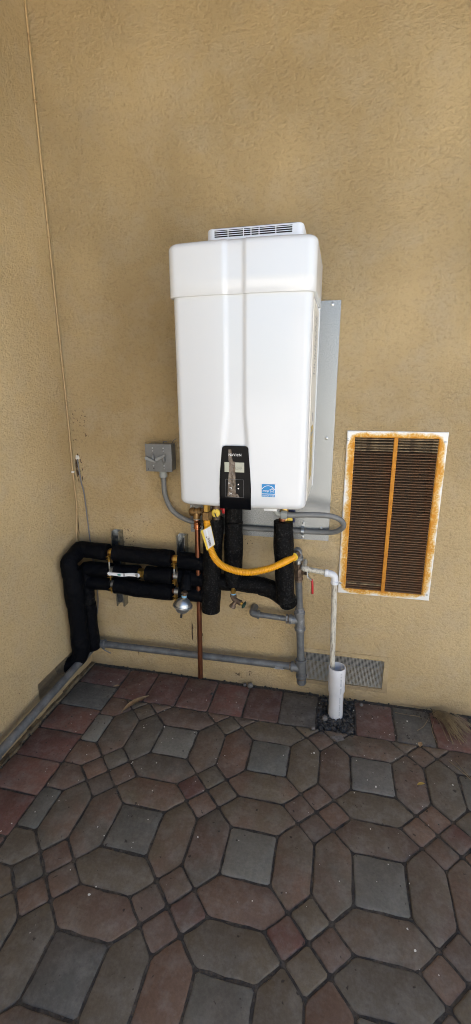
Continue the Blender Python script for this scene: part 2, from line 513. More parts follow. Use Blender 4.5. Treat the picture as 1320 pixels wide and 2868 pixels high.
def build(name, mb, material, parent=None, smooth=40, world_origin=None):
    """link ONE mesh object; vertices are given in world space and moved to the thing's own origin"""
    org = Vector(parent['_o']) if parent is not None and '_o' in parent else Vector(world_origin or (0, 0, 0))
    me = bpy.data.meshes.new(name)
    me.from_pydata([tuple(Vector(p) - org) for p in mb.v], [], mb.f)
    bm = bmesh.new()
    bm.from_mesh(me)
    bmesh.ops.recalc_face_normals(bm, faces=bm.faces[:])
    bm.to_mesh(me)
    bm.free()
    if smooth:
        me.polygons.foreach_set('use_smooth', [True] * len(me.polygons))
        me.set_sharp_from_angle(angle=R(smooth))
    me.materials.append(material)
    o = bpy.data.objects.new(name, me)
    C.objects.link(o)
    if parent is not None:
        o.parent = parent
        o['_o'] = list(org)
    else:
        o.location = org
        o['_o'] = list(org)
    return o

def thing(name, label, cat, loc, group=None):
    o = bpy.data.objects.new(name, None)
    o.empty_display_size = 0.05
    C.objects.link(o)
    o.location = loc
    o['_o'] = list(loc)
    o['label'] = label
    o['category'] = cat
    if group:
        o['group'] = group
    return o

def tag(o, label, cat, group=None):
    o['label'] = label
    o['category'] = cat
    if group:
        o['group'] = group
    return o

def text(name, body, size, loc, rot, material, parent, sx=1.0, shear=0.0, extrude=0.0003, align='LEFT', spacing=1.0):
    cu = bpy.data.curves.new(name, 'FONT')
    cu.body = body
    cu.size = size
    cu.shear = shear
    cu.extrude = extrude
    cu.align_x = align
    cu.space_character = spacing
    cu.resolution_u = 4
    t = bpy.data.objects.new(name, cu)
    me = bpy.data.meshes.new_from_object(t)
    bpy.data.objects.remove(t)
    mx = Matrix.Translation(Vector(loc) - Vector(parent['_o'])) @ rot @ Matrix.Diagonal((sx, 1, 1, 1))
    me.transform(mx)
    me.materials.clear()
    me.materials.append(material)
    o = bpy.data.objects.new(name, me)
    C.objects.link(o)
    o.parent = parent
    o['_o'] = list(parent['_o'])
    return o

FRONT = Matrix.Rotation(R(90), 4, 'X')      # text standing on a face that looks to -Y

def holed_sheet(mb, u0, u1, w0, w1, holes, P):
    """rectangle u x w with rectangular openings; P maps (u, w) to a point"""
    us = sorted({u0, u1, *[h[0] for h in holes], *[h[1] for h in holes]})
    ws = sorted({w0, w1, *[h[2] for h in holes], *[h[3] for h in holes]})
    def sub(a, step):
        out = []
        for p, q in zip(a, a[1:]):
            k = max(1, int(round((q - p) / step)))
            out += [p + (q - p) * i / k for i in range(k)]
        return out + [a[-1]]
    us, ws = sub(us, 0.5), sub(ws, 0.5)
    idx = {}
    v, f = [], []
    def vid(i, j):
        if (i, j) not in idx:
            idx[(i, j)] = len(v)
            v.append(P(us[i], ws[j]))
        return idx[(i, j)]
    for i in range(len(us) - 1):
        for j in range(len(ws) - 1):
            cu_, cw_ = (us[i] + us[i + 1]) / 2, (ws[j] + ws[j + 1]) / 2
            if any(h[0] < cu_ < h[1] and h[2] < cw_ < h[3] for h in holes):
                continue
            f.append((vid(i, j), vid(i + 1, j), vid(i + 1, j + 1), vid(i, j + 1)))
    mb.add(v, f)

# ------------------------------------------------------------------ ground and paving
ground_mb = MB()
ground_mb.add([(-40, -60, -0.0165), (60, -60, -0.0165), (60, 8, -0.0165), (-40, 8, -0.0165)], [(0, 1, 2, 3)])
ground = build('ground', ground_mb, SOIL, smooth=0)
ground['kind'] = 'structure'
mb = MB().box(-40, 60, -60, -2.0, -0.015, -0.003)
bounce_paving = build('bounce_paving', mb, BOUNCE_AND_PATH_PAVE, smooth=0)  # unseen, added in a pale tone to throw sunlight back at the house
bounce_paving['kind'] = 'structure'
mb = MB().box(2.8, 60, -2.0, 0.0, -0.015, -0.003)
path = build('path', mb, BOUNCE_AND_PATH_PAVE, smooth=0)
path['kind'] = 'structure'

mb = MB()
mb.box(0.0, 1.158, -1.995, -0.0005, -0.03, -0.0045).box(1.1581, 1.3148, -1.995, -0.235, -0.03, -0.0045).box(1.3149, 2.795, -1.995, -0.0005, -0.03, -0.0045)
joints = build('joint_sand', mb, SOIL, smooth=0)
joints['kind'] = 'structure'

GAP = 0.0030
def paver_mesh(name, poly, seed):
    """one paving stone about its own centre: tumbled edges, worn corners"""
    rr = random.Random(seed)
    n = len(poly)
    cen = Vector((sum(p[0] for p in poly) / n, sum(p[1] for p in poly) / n))
    # inset for the joint
    ins = []
    for i in range(n):
        a, b, c = (Vector(poly[k % n]) for k in (i - 1, i, i + 1))
        e1, e2 = (b - a).normalized(), (c - b).normalized()
        n1, n2 = Vector((-e1.y, e1.x)), Vector((-e2.y, e2.x))
        bis = (n1 + n2)
        bis = bis / max(bis.dot(n1), 0.35)
        ins.append(b + bis * GAP)
    ring = []
    for i in range(n):
        a, b, c = ins[i - 1], ins[i], ins[(i + 1) % n]
        cut = 0.006
        d1, d2 = (a - b), (c - b)
        ring.append(b + d1.normalized() * min(cut, d1.length * .3))
        ring.append(b + d2.normalized() * min(cut, d2.length * .3))
        L = (c - b).length
        k = max(1, int(L / 0.045))
        for j in range(1, k + 1):
            t = j / (k + 1)
            nn = Vector((-(c - b).y, (c - b).x)).normalized()
            ring.append(b.lerp(c, t) + nn * rr.uniform(-0.0016, 0.0026))
    m_ = len(ring)
    v, f = [], []
    for s, z in ((0.0, -0.05), (0.0, -0.004), (0.0014, -0.0012), (0.0038, 0.0)):
        for p in ring:
            d = cen - p
            q = p + d.normalized() * (s * 1.15)
            v.append((q.x - cen.x, q.y - cen.y, z))
    for i in range(3):
        for k in range(m_):
            k2 = (k + 1) % m_
            f.append((i * m_ + k, i * m_ + k2, (i + 1) * m_ + k2, (i + 1) * m_ + k))
    f.append(tuple(range(3 * m_, 4 * m_)))
    return v, f, cen

def area_centroid(poly):
    return Vector((sum(p[0] for p in poly) / len(poly), sum(p[1] for p in poly) / len(poly)))

RED1, RED2, RED3 = (0.140, 0.068, 0.060), (0.115, 0.060, 0.054), (0.160, 0.080, 0.066)
PURP = (0.104, 0.070, 0.068)
GREY1, GREY2, GREY3 = (0.125, 0.126, 0.120), (0.095, 0.098, 0.098), (0.165, 0.166, 0.156)
BRN1, BRN2, BRN3 = (0.138, 0.092, 0.072), (0.118, 0.098, 0.074), (0.120, 0.084, 0.070)
stones = []          # (polygon, colour, mix, thin)
def rect(x0, x1, y0, y1):
    return [(x0, y0), (x1, y0), (x1, y1), (x0, y1)]
# course along the back wall; the stone between 1.156 and 1.317 has been taken up
cols = {0: RED2, 1: RED1, 2: RED1, 3: RED2, 4: PURP, 5: PURP, 6: None, 7: RED2, 8: GREY2, 9: RED1}
xs = [0.228, 0.380, 0.533, 0.684, 0.840, 0.996, 1.156, 1.317, 1.475, 1.628, 1.786]
cl = [RED1, RED1, RED2, RED1, PURP, PURP, None, RED2, GREY2, RED1]
cl[4], cl[5] = (0.105, 0.056, 0.054), (0.094, 0.075, 0.072)
for i in range(len(xs) - 1):
    c = cl[i] if i != 5 else (0.085, 0.078, 0.073)
    if i == 6:
        continue
    stones.append((rect(xs[i], xs[i + 1], -0.229, -0.016), c, 0.35))
x = xs[-1]
while x < 2.7:
    stones.append((rect(x, x + 0.156, -0.229, -0.016), rng.choice([RED1, RED2, GREY2, PURP]), 0.4))
    x += 0.156
# course along the side wall
ys = [-0.018, -0.161, -0.320, -0.469, -0.616, -0.764, -0.914, -1.066]
cs = [RED2, GREY2, RED3, RED1, RED3, RED1, RED2]
while ys[-1] > -1.85:
    ys.append(ys[-1] - 0.152)
    cs.append(rng.choice([RED1, RED2, RED3, GREY1]))
for i in range(len(ys) - 1):
    stones.append((rect(0.020, 0.228 if i else 0.228, ys[i + 1], ys[i]), cs[i], 0.3))
# field: squares, pairs of pointed hexagons, and small squares set on their corners
PP, AA = 0.3805, 0.1520
WW = (PP - AA) / 2
X0, Y0 = 0.228, -0.229 - WW - AA / 2
def clip(poly, f):
    out = []
    n = len(poly)
    for i in range(n):
        a, b = poly[i], poly[(i + 1) % n]
        fa, fb = f(a), f(b)
        if fa >= 0:
            out.append(a)
        if fa * fb < 0:
            t = fa / (fa - fb)
            out.append((a[0] + (b[0] - a[0]) * t, a[1] + (b[1] - a[1]) * t))
    return out
def poly_area(p):
    return abs(sum(p[i][0] * p[(i + 1) % len(p)][1] - p[(i + 1) % len(p)][0] * p[i][1] for i in range(len(p)))) / 2
def ccw(p):
    s = sum(p[i][0] * p[(i + 1) % len(p)][1] - p[(i + 1) % len(p)][0] * p[i][1] for i in range(len(p)))
    return p if s > 0 else p[::-1]
h, w = AA / 2, WW
hexa = [(-h, h), (h, h), (h + w / 2, h + w / 2), (h, h + w), (-h, h + w), (-h - w / 2, h + w / 2)]
hexpal = [BRN1, BRN2, BRN3, BRN2, (0.104, 0.094, 0.080), (0.112, 0.082, 0.070)]
def field_add(poly, col, mixv):
    p = clip(poly, lambda q: q[0] - 0.228)
    p = clip(p, lambda q: -0.229 - q[1]) if p else p
    p = clip(p, lambda q: 2.79 - q[0]) if p else p
    p = clip(p, lambda q: q[1] + 1.99) if p else p
    # merge near-equal points
    o = []
    for q in p:
        if not o or math.hypot(q[0] - o[-1][0], q[1] - o[-1][1]) > 0.004:
            o.append(q)
    if len(o) > 2 and poly_area(o) > 0.0009:
        stones.append((ccw(o), col, mixv))
special = {(1, 0): GREY3, (2, 0): (0.108, 0.116, 0.116), (3, 0): (0.118, 0.120, 0.120), (0, 0): GREY3, (0, 1): (0.110, 0.114, 0.108), (1, 1): (0.100, 0.102, 0.098), (4, 0): (0.115, 0.115, 0.11)}
for r_ in range(0, 9):
    for k in range(0, 12):
        cx, cy = X0 + PP * k, Y0 - PP * r_
        field_add([(cx + a, cy + b) for a, b in rect(-h, h, -h, h)], special.get((k, r_), rng.choice([GREY1, GREY2, GREY3])), 0.15)
        for q in range(4):
            ca, sa = math.cos(q * math.pi / 2), math.sin(q * math.pi / 2)
            pts = [(cx + a * ca - b * sa, cy + a * sa + b * ca) for a, b in hexa]
            field_add(pts, rng.choice(hexpal), 0.9)
        # cluster of four small squares at the upper right corner of the unit
        qx, qy = cx + PP / 2, cy + PP / 2
        for (ox, oy) in ((0, w / 2), (w / 2, 0), (0, -w / 2), (-w / 2, 0)):
            d = w / 2
            field_add([(qx + ox + d, qy + oy), (qx + ox, qy + oy + d), (qx + ox - d, qy + oy), (qx + ox, qy + oy - d)], rng.choice(hexpal + [BRN1, RED2]), 0.6)

pavement = bpy.data.objects.new('pavement', None)
pavement['kind'] = 'structure'
C.objects.link(pavement)
far_mb = MB()
cache = {}
npav = 0
for i, (poly, col, mx_) in enumerate(stones):
    poly = ccw(poly)
    cen = area_centroid(poly)
    near = cen.x < 2.25 and cen.y > -1.5
    # skip the bit of field that has crumbled away beside the drain
    if abs(cen.x - 1.155) < 0.02 and cen.y > -0.26:
        continue
    key = (tuple((round(p[0] - cen.x, 3), round(p[1] - cen.y, 3)) for p in poly), rng.randrange(3))
    if key not in cache:
        v, f, _ = paver_mesh('paver', poly, i)
        cache[key] = (v, f, None)
    v, f, me = cache[key]
    dz = rng.uniform(-0.0022, 0.0022)
    rot = Matrix.Rotation(R(rng.uniform(-0.7, 0.7)), 4, 'Z') @ Matrix.Rotation(R(rng.uniform(-0.5, 0.5)), 4, 'X') @ Matrix.Rotation(R(rng.uniform(-0.5, 0.5)), 4, 'Y')
    T = Matrix.Translation((cen.x + rng.uniform(-.001, .001), cen.y + rng.uniform(-.001, .001), dz)) @ rot
    if near:
        if me is None:
            me = bpy.data.meshes.new('paver')
            me.from_pydata(v, [], f)
            me.polygons.foreach_set('use_smooth', [True] * len(me.polygons))
            me.set_sharp_from_angle(angle=R(50))
            me.materials.append(PAVER)
            cache[key] = (v, f, me)
        o = bpy.data.objects.new('paver', me)
        j = rng.uniform(0.88, 1.12)
        o.color = (col[0] * j * 1.10, col[1] * j * 1.06, col[2] * j * 0.94, mx_)
        o.matrix_world = T
        o.parent = pavement
        C.objects.link(o)
        npav += 1
    else:
        far_mb.add([T @ Vector(p) for p in v], f)
o = build('paver_field', far_mb, PAVER, pavement, smooth=50)
o.color = (0.105, 0.075, 0.062, 0.9)
o['kind'] = 'stuff'

# ------------------------------------------------------------------ walls and added roof overhang
GR = (1.2445, 1.5465, 0.5440, 1.1780)        # louvre opening in the back wall
FV = (1.080, 1.430, 0.070, 0.212)            # crawl space vent in the back wall
mb = MB()
holed_sheet(mb, -0.0, 6.5, -0.3, 2.75, [GR, FV], lambda u, w_: (u, 0.0, w_))
for (a, b, c, d), dep in ((GR, 0.11), (FV, 0.16)):
    mb.add([(a, 0, c), (b, 0, c), (b, 0, d), (a, 0, d), (a, dep, c), (b, dep, c), (b, dep, d), (a, dep, d)],
           [(0, 1, 5, 4), (1, 2, 6, 5), (2, 3, 7, 6), (3, 0, 4, 7)])
mb.box(-0.2, 6.5, 0.17, 0.30, -0.3, 2.75)
wall = tag(build('stucco_wall', mb, STUCCO, smooth=0), 'tan stucco house wall that carries the white water heater', 'wall')
for nm, (a, b, c, d), dep, mt in (('filter_pad', GR, 0.10, FILTER), ('cavity', FV, 0.155, DARK)):
    build(nm, MB().box(a + .001, b - .001, dep - 0.004, dep, c + .001, d - .001), mt, wall, smooth=0)

LV = (-0.415, -0.135, 0.052, 0.160)          # crawl space vent in the side wall
mb = MB()
holed_sheet(mb, -3.3, 0.0, -0.3, 2.75, [LV], lambda u, w_: (0.0, u, w_))
a, b, c, d = LV
mb.add([(0, a, c), (0, b, c), (0, b, d), (0, a, d), (-.14, a, c), (-.14, b, c), (-.14, b, d), (-.14, a, d)],
       [(0, 1, 5, 4), (1, 2, 6, 5), (2, 3, 7, 6), (3, 0, 4, 7)])
mb.box(-0.28, -0.15, -3.3, 0.16, -0.3, 2.75)
mb.box(-0.15, -0.0, -3.32, -3.302, -0.3, 2.75)
side = tag(build('stucco_wall', mb, STUCCO_SIDE, smooth=0), 'tan stucco side wall beside the black pipe bundle, meeting the heater wall at the corner', 'wall')
build('cavity', MB().box(-0.138, -0.132, a + .001, b - .001, c + .001, d - .001), DARK, side, smooth=0)
mb = MB()
for i in range(30):
    t0, t1 = -1.9 + i * 0.063, -1.9 + (i + 1) * 0.063 + 0.002
    q = rng.uniform(0.012, 0.024)
    mb.box(0.0005, q, t0, min(t1, -0.005), -0.02, rng.uniform(0.006, 0.02))
build('footing', mb, CONCRETE, side, smooth=0)

# unseen roof overhang added above both walls to keep the corner in shade
mb = MB()
mb.box(-3.5, 6.5, -0.90, 5.0, 2.752, 2.86)
mb.box(-3.5, 0.55, -3.4, -0.901, 2.752, 2.86)
shade_overhang = tag(build('shade_eave', mb, SHADE_EAVE, smooth=0), 'unseen roof overhang added to shade the stucco corner', 'roof')

# unseen pale wall added behind the camera to bounce sun onto the heater wall
mb = MB().box(1.4, 9.0, -4.95, -4.8, -0.02, 2.3)
mb.box(1.36, 9.04, -4.99, -4.76, 2.301, 2.36)
tag(build('bounce_wall', mb, BOUNCEWALL, smooth=0), 'unseen pale wall added across the yard to bounce sunlight at the house', 'wall')

# ------------------------------------------------------------------ galvanised backing sheet
bp = thing('backing_plate', 'dull galvanised sheet metal panel on the wall behind the white water heater', 'metal sheet', (0.86, 0, 0.745))
mb = MB().box(0.562, 1.163, -0.0045, -0.0008, 0.748, 1.671)
build('sheet', mb, GALV, bp, smooth=0)
for x, z in ((1.132, 1.658), (1.134, 1.173), (1.13, 0.80), (0.59, 0.80)):
    mb = MB().lathe([(0.007, 0), (0.0068, 0.0015), (0.004, 0.0032), (0.0, 0.0034)], (x, -0.0045, z), (0, -1, 0), 12)
    build('screw', mb, SCREW, bp)

# ------------------------------------------------------------------ water heater
wh = thing('water_heater', 'tall white tankless water heater with black control panel hung on stucco wall', 'water heater', (0.856, -0.165, 0.957))
def smooth01(t):
    t = max(0.0, min(1.0, t))
    return t * t * (3 - 2 * t)
def front_dip(x, z):
    g = smooth01((1.30 - z) / 0.125)
    xl, xr = 0.806 - 0.013 * g, 0.8755 + 0.012 * g
    return 0.0065 * smooth01((x - xl) / (0.014 + 0.004 * g)) * smooth01((xr - x) / (0.005 + 0.006 * g))
def shell(x0, x1, yf, yb, r, levels, dip=True, bulge=0.013, nf=72):
    mb = MB()
    rings = []
    for z, ins in levels:
        a, b, f_ = x0 + ins, x1 - ins, yf + ins
        rr_ = max(r - ins * 0.3, 0.006)
        xc, hw = (a + b) / 2, (b - a) / 2
        def fy(x):
            return f_ + bulge * abs((x - xc) / hw) ** 2.6
        pts = [(a, yb)]
        yc = fy(a + rr_) + rr_
        for k in range(9):
            t = math.pi + (math.pi / 2) * k / 8
            pts.append((a + rr_ + rr_ * math.cos(t), yc + rr_ * math.sin(t)))
        for k in range(1, nf):
            x = a + rr_ + (b - a - 2 * rr_) * k / nf
            pts.append((x, fy(x) + (front_dip(x, z) if dip else 0)))
        yc = fy(b - rr_) + rr_
        for k in range(9):
            t = 1.5 * math.pi + (math.pi / 2) * k / 8
            pts.append((b - rr_ + rr_ * math.cos(t), yc + rr_ * math.sin(t)))
        pts.append((b, yb))
        rings.append([(x, y, z) for x, y in pts])
    n_ = len(rings[0])
    v = [p for q in rings for p in q]
    f = []
    for i in range(len(rings) - 1):
        for k in range(n_):
            k2 = (k + 1) % n_
            f.append((i * n_ + k, i * n_ + k2, (i + 1) * n_ + k2, (i + 1) * n_ + k))
    f.append(tuple(reversed(range(n_))))
    f.append(tuple(range((len(rings) - 1) * n_, len(rings) * n_)))
    mb.add(v, f)
    return mb
rb = 0.022
lv = [(0.957 + rb * (1 - math.cos(t)), rb * (1 - math.sin(t))) for t in [math.pi / 2 * k / 6 for k in range(7)]]
lv += [(0.985 + 0.02 * k, 0) for k in range(1, 17)] + [(1.36, 0), (1.50, 0), (1.668, 0)]
body = build('body', shell(0.630, 1.0835, -0.334, -0.0055, 0.030, lv), WHITE, wh, smooth=55)
rt_ = 0.020
lv = [(1.6465, 0.0015), (1.648, 0)] + [(1.70, 0), (1.76, 0)] + [(1.803 - rt_ + rt_ * math.sin(t), rt_ * (1 - math.cos(t))) for t in [math.pi / 2 * k / 6 for k in range(7)]]
build('top_cover', shell(0.6205, 1.0915, -0.343, -0.006, 0.034, lv), WHITE, wh, smooth=55)
# narrow side panel with its stickers
sp_ = build('side_panel', MB().rbox(1.0825, 1.0862, -0.285, -0.02, 0.985, 1.632, 0.001, 1), WHITE_SIDE, wh)
build('rear_flange', MB().box(1.0835, 1.0905, -0.020, -0.0065, 0.985, 1.6445), WHITE, wh, smooth=0)
st = build('rating_label', MB().box(1.0864, 1.0868, -0.225, -0.105, 1.40, 1.612), PAPER, sp_, smooth=0)
mb = MB()
for k in range(20):
    z = 1.60 - k * 0.0098
    y0 = -0.220 if k % 3 else -0.17
    mb.box(1.0870, 1.0872, y0, rng.uniform(-0.15, -0.11), z - 0.0042, z)
build('small_print', mb, GREYINK, sp_, smooth=0)
mb = MB().box(1.0864, 1.0868, -0.225, -0.115, 1.045, 1.235)
build('warning_label', mb, YLABEL, sp_, smooth=0)
mb = MB()
for k in range(16):
    z = 1.225 - k * 0.0112
    mb.box(1.0870, 1.0872, -0.215, rng.uniform(-0.17, -0.13), z - 0.003, z)
mb.box(1.0870, 1.0872, -0.222, -0.118, 1.205, 1.215)
build('warning_print', mb, GREYINK, sp_, smooth=0)
mb = MB().box(1.0864, 1.0868, -0.19, -0.14, 1.245, 1.285)
build('code_label', mb, PAPER, sp_, smooth=0)
mb = MB()
for k in range(5):
    mb.box(1.0870, 1.0872, -0.186 + k * .009, -0.181 + k * .009, 1.250, 1.280)
build('bar_marks', mb, GREYINK, sp_, smooth=0)
# exhaust hood on top, with slots
hx0, hx1, hy0, hy1, hz0, hz1 = 0.717, 1.038, -0.205, -0.06, 1.8035, 1.8725
def hood_poly(ins):
    r = 0.022
    pts = []
    for (cx, cy, a0) in ((hx0 + r, hy0 + r, 180), (hx1 - r, hy0 + r, 270), (hx1 - r, hy1 - r, 0), (hx0 + r, hy1 - r, 90)):
        for k in range(6):
            t = R(a0 + 90 * k / 5)
            pts.append((cx + (r - ins) * math.cos(t), cy + (r - ins) * math.sin(t)))
    return pts
hood = bpy.data.objects
mb = MB()
lv = [(hz0, 0), (hz1 - 0.008, 0), (hz1 - 0.003, 0.0022), (hz1, 0.007)]
v, f = [], []
n_ = len(hood_poly(0))
for z, ins in lv:
    v += [(x, y, z) for x, y in hood_poly(ins)]
FRONT_EDGE = 5      # the long front side between the two front corners is left open for the slotted plate
for i in range(3):
    for k in range(n_):
        if k == FRONT_EDGE and i == 0:
            continue
        k2 = (k + 1) % n_
        f.append((i * n_ + k, i * n_ + k2, (i + 1) * n_ + k2, (i + 1) * n_ + k))
f.append(tuple(range(3 * n_, 4 * n_)))
mb.add(v, f)
# slotted front plate
divs = [0.744, 0.7915, 0.843, 0.868, 0.8945, 0.949, 1.003]
rows = [(1.8435 + 0.0062 * k, 1.8435 + 0.0062 * k + 0.0042) for k in range(4)]
slots = [(divs[i] + 0.0014, divs[i + 1] - 0.0014, a, b) for i in range(6) for a, b in rows]
def plate(mb, y):
    us = sorted({hx0 + 0.022, hx1 - 0.022, *[s[0] for s in slots], *[s[1] for s in slots]})
    ws = sorted({hz0, hz1 - 0.008, *[s[2] for s in slots], *[s[3] for s in slots]})
    for i in range(len(us) - 1):
        for j in range(len(ws) - 1):
            cu_, cw_ = (us[i] + us[i + 1]) / 2, (ws[j] + ws[j + 1]) / 2
            if any(s[0] < cu_ < s[1] and s[2] < cw_ < s[3] for s in slots):
                continue
            mb.add([(us[i], y, ws[j]), (us[i + 1], y, ws[j]), (us[i + 1], y, ws[j + 1]), (us[i], y, ws[j + 1])], [(0, 1, 2, 3)])
plate(mb, hy0)
hood = build('exhaust_hood', mb, GREYWHITE, wh, smooth=35)
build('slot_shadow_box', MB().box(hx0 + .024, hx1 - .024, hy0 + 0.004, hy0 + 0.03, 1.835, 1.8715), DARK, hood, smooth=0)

# control panel
def arc(cx, cz, r, a0, a1, k=6):
    return [(cx + r * math.cos(R(a0 + (a1 - a0) * i / k)), cz + r * math.sin(R(a0 + (a1 - a0) * i / k))) for i in range(k + 1)]
out = [(0.7855, 0.955), (0.8975, 0.955), (0.8975, 1.03), (0.8945, 1.085), (0.8885, 1.155)]
out += arc(0.8765, 1.165, 0.0115, 0, 90) + arc(0.8075, 1.165, 0.0115, 90, 180) + [(0.7945, 1.155), (0.7880, 1.085), (0.7855, 1.03)]
PY = -0.3372
bm = bmesh.new()
vsx = [bm.verts.new((x, PY + 0.006, z)) for x, z in out]
bm.faces.new(vsx)
ret = bmesh.ops.extrude_face_region(bm, geom=bm.faces[:])
nv = [e for e in ret['geom'] if isinstance(e, bmesh.types.BMVert)]
bmesh.ops.translate(bm, verts=nv, vec=(0, -0.006, 0))
nvs = set(nv)
bmesh.ops.bevel(bm, geom=[e for e in bm.edges if e.verts[0] in nvs and e.verts[1] in nvs], offset=0.0015, segments=2, affect='EDGES')
panel = build('control_panel', MB().bm(bm), GLOSS, wh, smooth=35)
build('display_screen', MB().rbox(0.805, 0.874, PY - 0.0004, PY + 0.002, 1.087, 1.121, 0.0002, 1), LCD, panel)
text('display_text', 'OFF', 0.016, (0.842, PY - 0.0007, 1.0955), FRONT, LCDINK, panel, sx=0.9, extrude=0.0001)
build('painted_reflection', MB().prism([(0.8195, 1.165), (0.829, 1.165), (0.831, 1.140), (0.834, 1.126), (0.8375, 1.1235), (0.8425, 1.1235), (0.8435, 1.05), (0.8445, 1.012), (0.852, 1.010), (0.8565, 1.002), (0.8555, 0.9975), (0.8145, 1.0005), (0.8155, 1.015), (0.8175, 1.06), (0.8205, 1.087), (0.8215, 1.121), (0.8185, 1.13)], PY - 0.0006, PY - 0.0001), REFLECTION, panel, smooth=0)  # reflection of the yard, painted on the panel as a thin tan strip
mb = MB()
bx0, bx1, bz0, bz1 = 0.808, 0.872, 0.998, 1.062
for a in ((bx0, bx1, bz1 - .0008, bz1), (bx0, bx1, bz0, bz0 + .0008), (bx0, bx0 + .0008, bz0, bz1), (bx1 - .0008, bx1, bz0, bz1)):
    mb.box(a[0], a[1], PY - 0.0010, PY, a[2], a[3])
build('button_outline', mb, LINE, panel, smooth=0)
mb = MB()
mb.prism([(0.8505, 1.0425), (0.8565, 1.0425), (0.8535, 1.0475)], PY - 0.0009, PY - 0.0002)
build('arrow_mark', mb, INK, panel, smooth=0)
mb = MB().prism([(0.8505, 1.0320), (0.8535, 1.0270), (0.8565, 1.0320)], PY - 0.0009, PY - 0.0002)
build('arrow_mark', mb, INK, panel, smooth=0)
text('button_text', 'M', 0.0085, (0.8185, PY - 0.0009, 1.0445), FRONT, INK, panel, extrude=0.0001)
mb = MB()
mb.box(0.8225, 0.8305, PY - .0009, PY - .0002, 1.0320, 1.0332).box(0.8294, 0.8305, PY - .0009, PY - .0002, 1.0275, 1.0320).box(0.8265, 0.8294, PY - .0009, PY - .0002, 1.0275, 1.0286)
build('return_mark', mb, INK, panel, smooth=0)
text('button_text', 'OK', 0.0085, (0.8195, PY - 0.0009, 1.0085), FRONT, INK, panel, extrude=0.0001)
# maker's lettering: small a and e drawn as tall as the capitals
xx = 0.8195
for ch, s, wdt in (('N', 0.0125, 0.0086), ('a', 0.0168, 0.0083), ('V', 0.0125, 0.0080), ('I', 0.0125, 0.0032), ('e', 0.0168, 0.0083), ('N', 0.0125, 0.0086)):
    text('logo_letter', ch, s, (xx, PY - 0.0009, 1.1425), FRONT, INK, panel, extrude=0.00025, sx=0.92)
    xx += wdt
# blue efficiency sticker
ex0, ex1, ez0, ez1 = 0.935, 0.980, 1.005, 1.049
EY = -0.3342
es = build('efficiency_sticker', MB().box(ex0, ex1, EY - 0.0006, EY + 0.004, ez0, ez1), BLUE, wh, smooth=0)
mb = MB()
mb.box(ex0, ex1, EY - .0010, EY - .0007, 1.0145, 1.0162)
mid = (ex0 + ex1) / 2
ap = [(mid + 0.0255 * math.cos(R(a)), 1.0195 + 0.0255 * math.sin(R(a))) for a in range(28, 153, 5)]
ai = [(mid + 0.0238 * math.cos(R(a)), 1.0195 + 0.0238 * math.sin(R(a))) for a in range(28, 153, 5)]
for i in range(len(ap) - 1):
    q = [ap[i], ap[i + 1], ai[i + 1], ai[i]]
    q = [(min(max(x, ex0), ex1), z) for x, z in q]
    mb.prism(q, EY - .0010, EY - .0007)
sx_, sz_, ro, ri = 0.9705, 1.0285, 0.0085, 0.0036
star = [(sx_ + (ro if k % 2 == 0 else ri) * math.sin(R(36 * k)), sz_ + (ro if k % 2 == 0 else ri) * math.cos(R(36 * k))) for k in range(10)]
for i in range(10):
    (x0_, z0_), (x1_, z1_) = star[i], star[(i + 1) % 10]
    d = Vector((x1_ - x0_, z1_ - z0_)).normalized()
    nn = Vector((-d.y, d.x)) * 0.0006
    mb.prism([(x0_ + nn.x, z0_ + nn.y), (x1_ + nn.x, z1_ + nn.y), (x1_ - nn.x, z1_ - nn.y), (x0_ - nn.x, z0_ - nn.y)], EY - .0010, EY - .0007)
build('sticker_emblem', mb, INK, es, smooth=0)
text('sticker_script', 'energy', 0.0098, (0.9375, EY - 0.0010, 1.0235), FRONT, INK, es, sx=0.86, shear=0.45, extrude=0.00012)
text('sticker_text', 'ENERGY STAR', 0.0078, (mid, EY - 0.0010, 1.0068), FRONT, INK, es, sx=0.80, extrude=0.00012, align='CENTER')
build('drain_cover', MB().rbox(0.938, 0.985, -0.305, -0.255, 0.946, 0.9565, 0.002), WHITE, wh)
build('mounting_tab', MB().prism([(0.5770, 0.848), (0.5830, 0.847), (0.5895, 0.886), (0.5835, 0.887)], -0.062, -0.060), WHITE, wh, smooth=0)

# ------------------------------------------------------------------ fittings under the heater
rv = thing('relief_valve', 'bronze pressure relief valve with copper discharge pipe running down to the paving', 'valve', (0.62, -0.10, 0.06))
mb = MB()
mb.lathe([(0.0, 0), (0.012, .001), (0.017, .006), (0.0185, .012), (0.0185, .024), (0.0155, .026), (0.0155, .040), (0.019, .042), (0.019, .050), (0.014, .052), (0.014, .066)], (0.590, -0.100, 0.868), (1, 0.04, 0.03), 20)
mb.cyl((0.6215, -0.100, 0.868), (0.6225, -0.100, 0.838), 0.0155, 18, 0.002)
build('valve_body', mb, BRONZE, rv)
mb = MB().lathe([(0.0165, 0), (0.0165, .004), (0.0135, .006), (0.0135, .014), (0.0155, .016), (0.0155, .020), (0.0128, .023), (0.0128, .032), (0.0145, .034), (0.0145, .038), (0.0125, .041)], (0.6235, -0.1, 0.797), (-0.02, 0, 1), 18)
build('adapter', mb, COPPER_FIT, rv)
mb = MB().tube([(0.6232, -0.1, 0.80), (0.6215, -0.1, 0.45), (0.6185, -0.1, 0.073)], 0.0113, 18)
build('discharge_pipe', mb, COPPER, rv)
mb = MB().lathe([(0.0152, 0), (0.0152, .006)], (0.6222, -0.1, 0.836), (0, 0, 1), 18)
build('thread_tape', mb, CONNECT, rv)

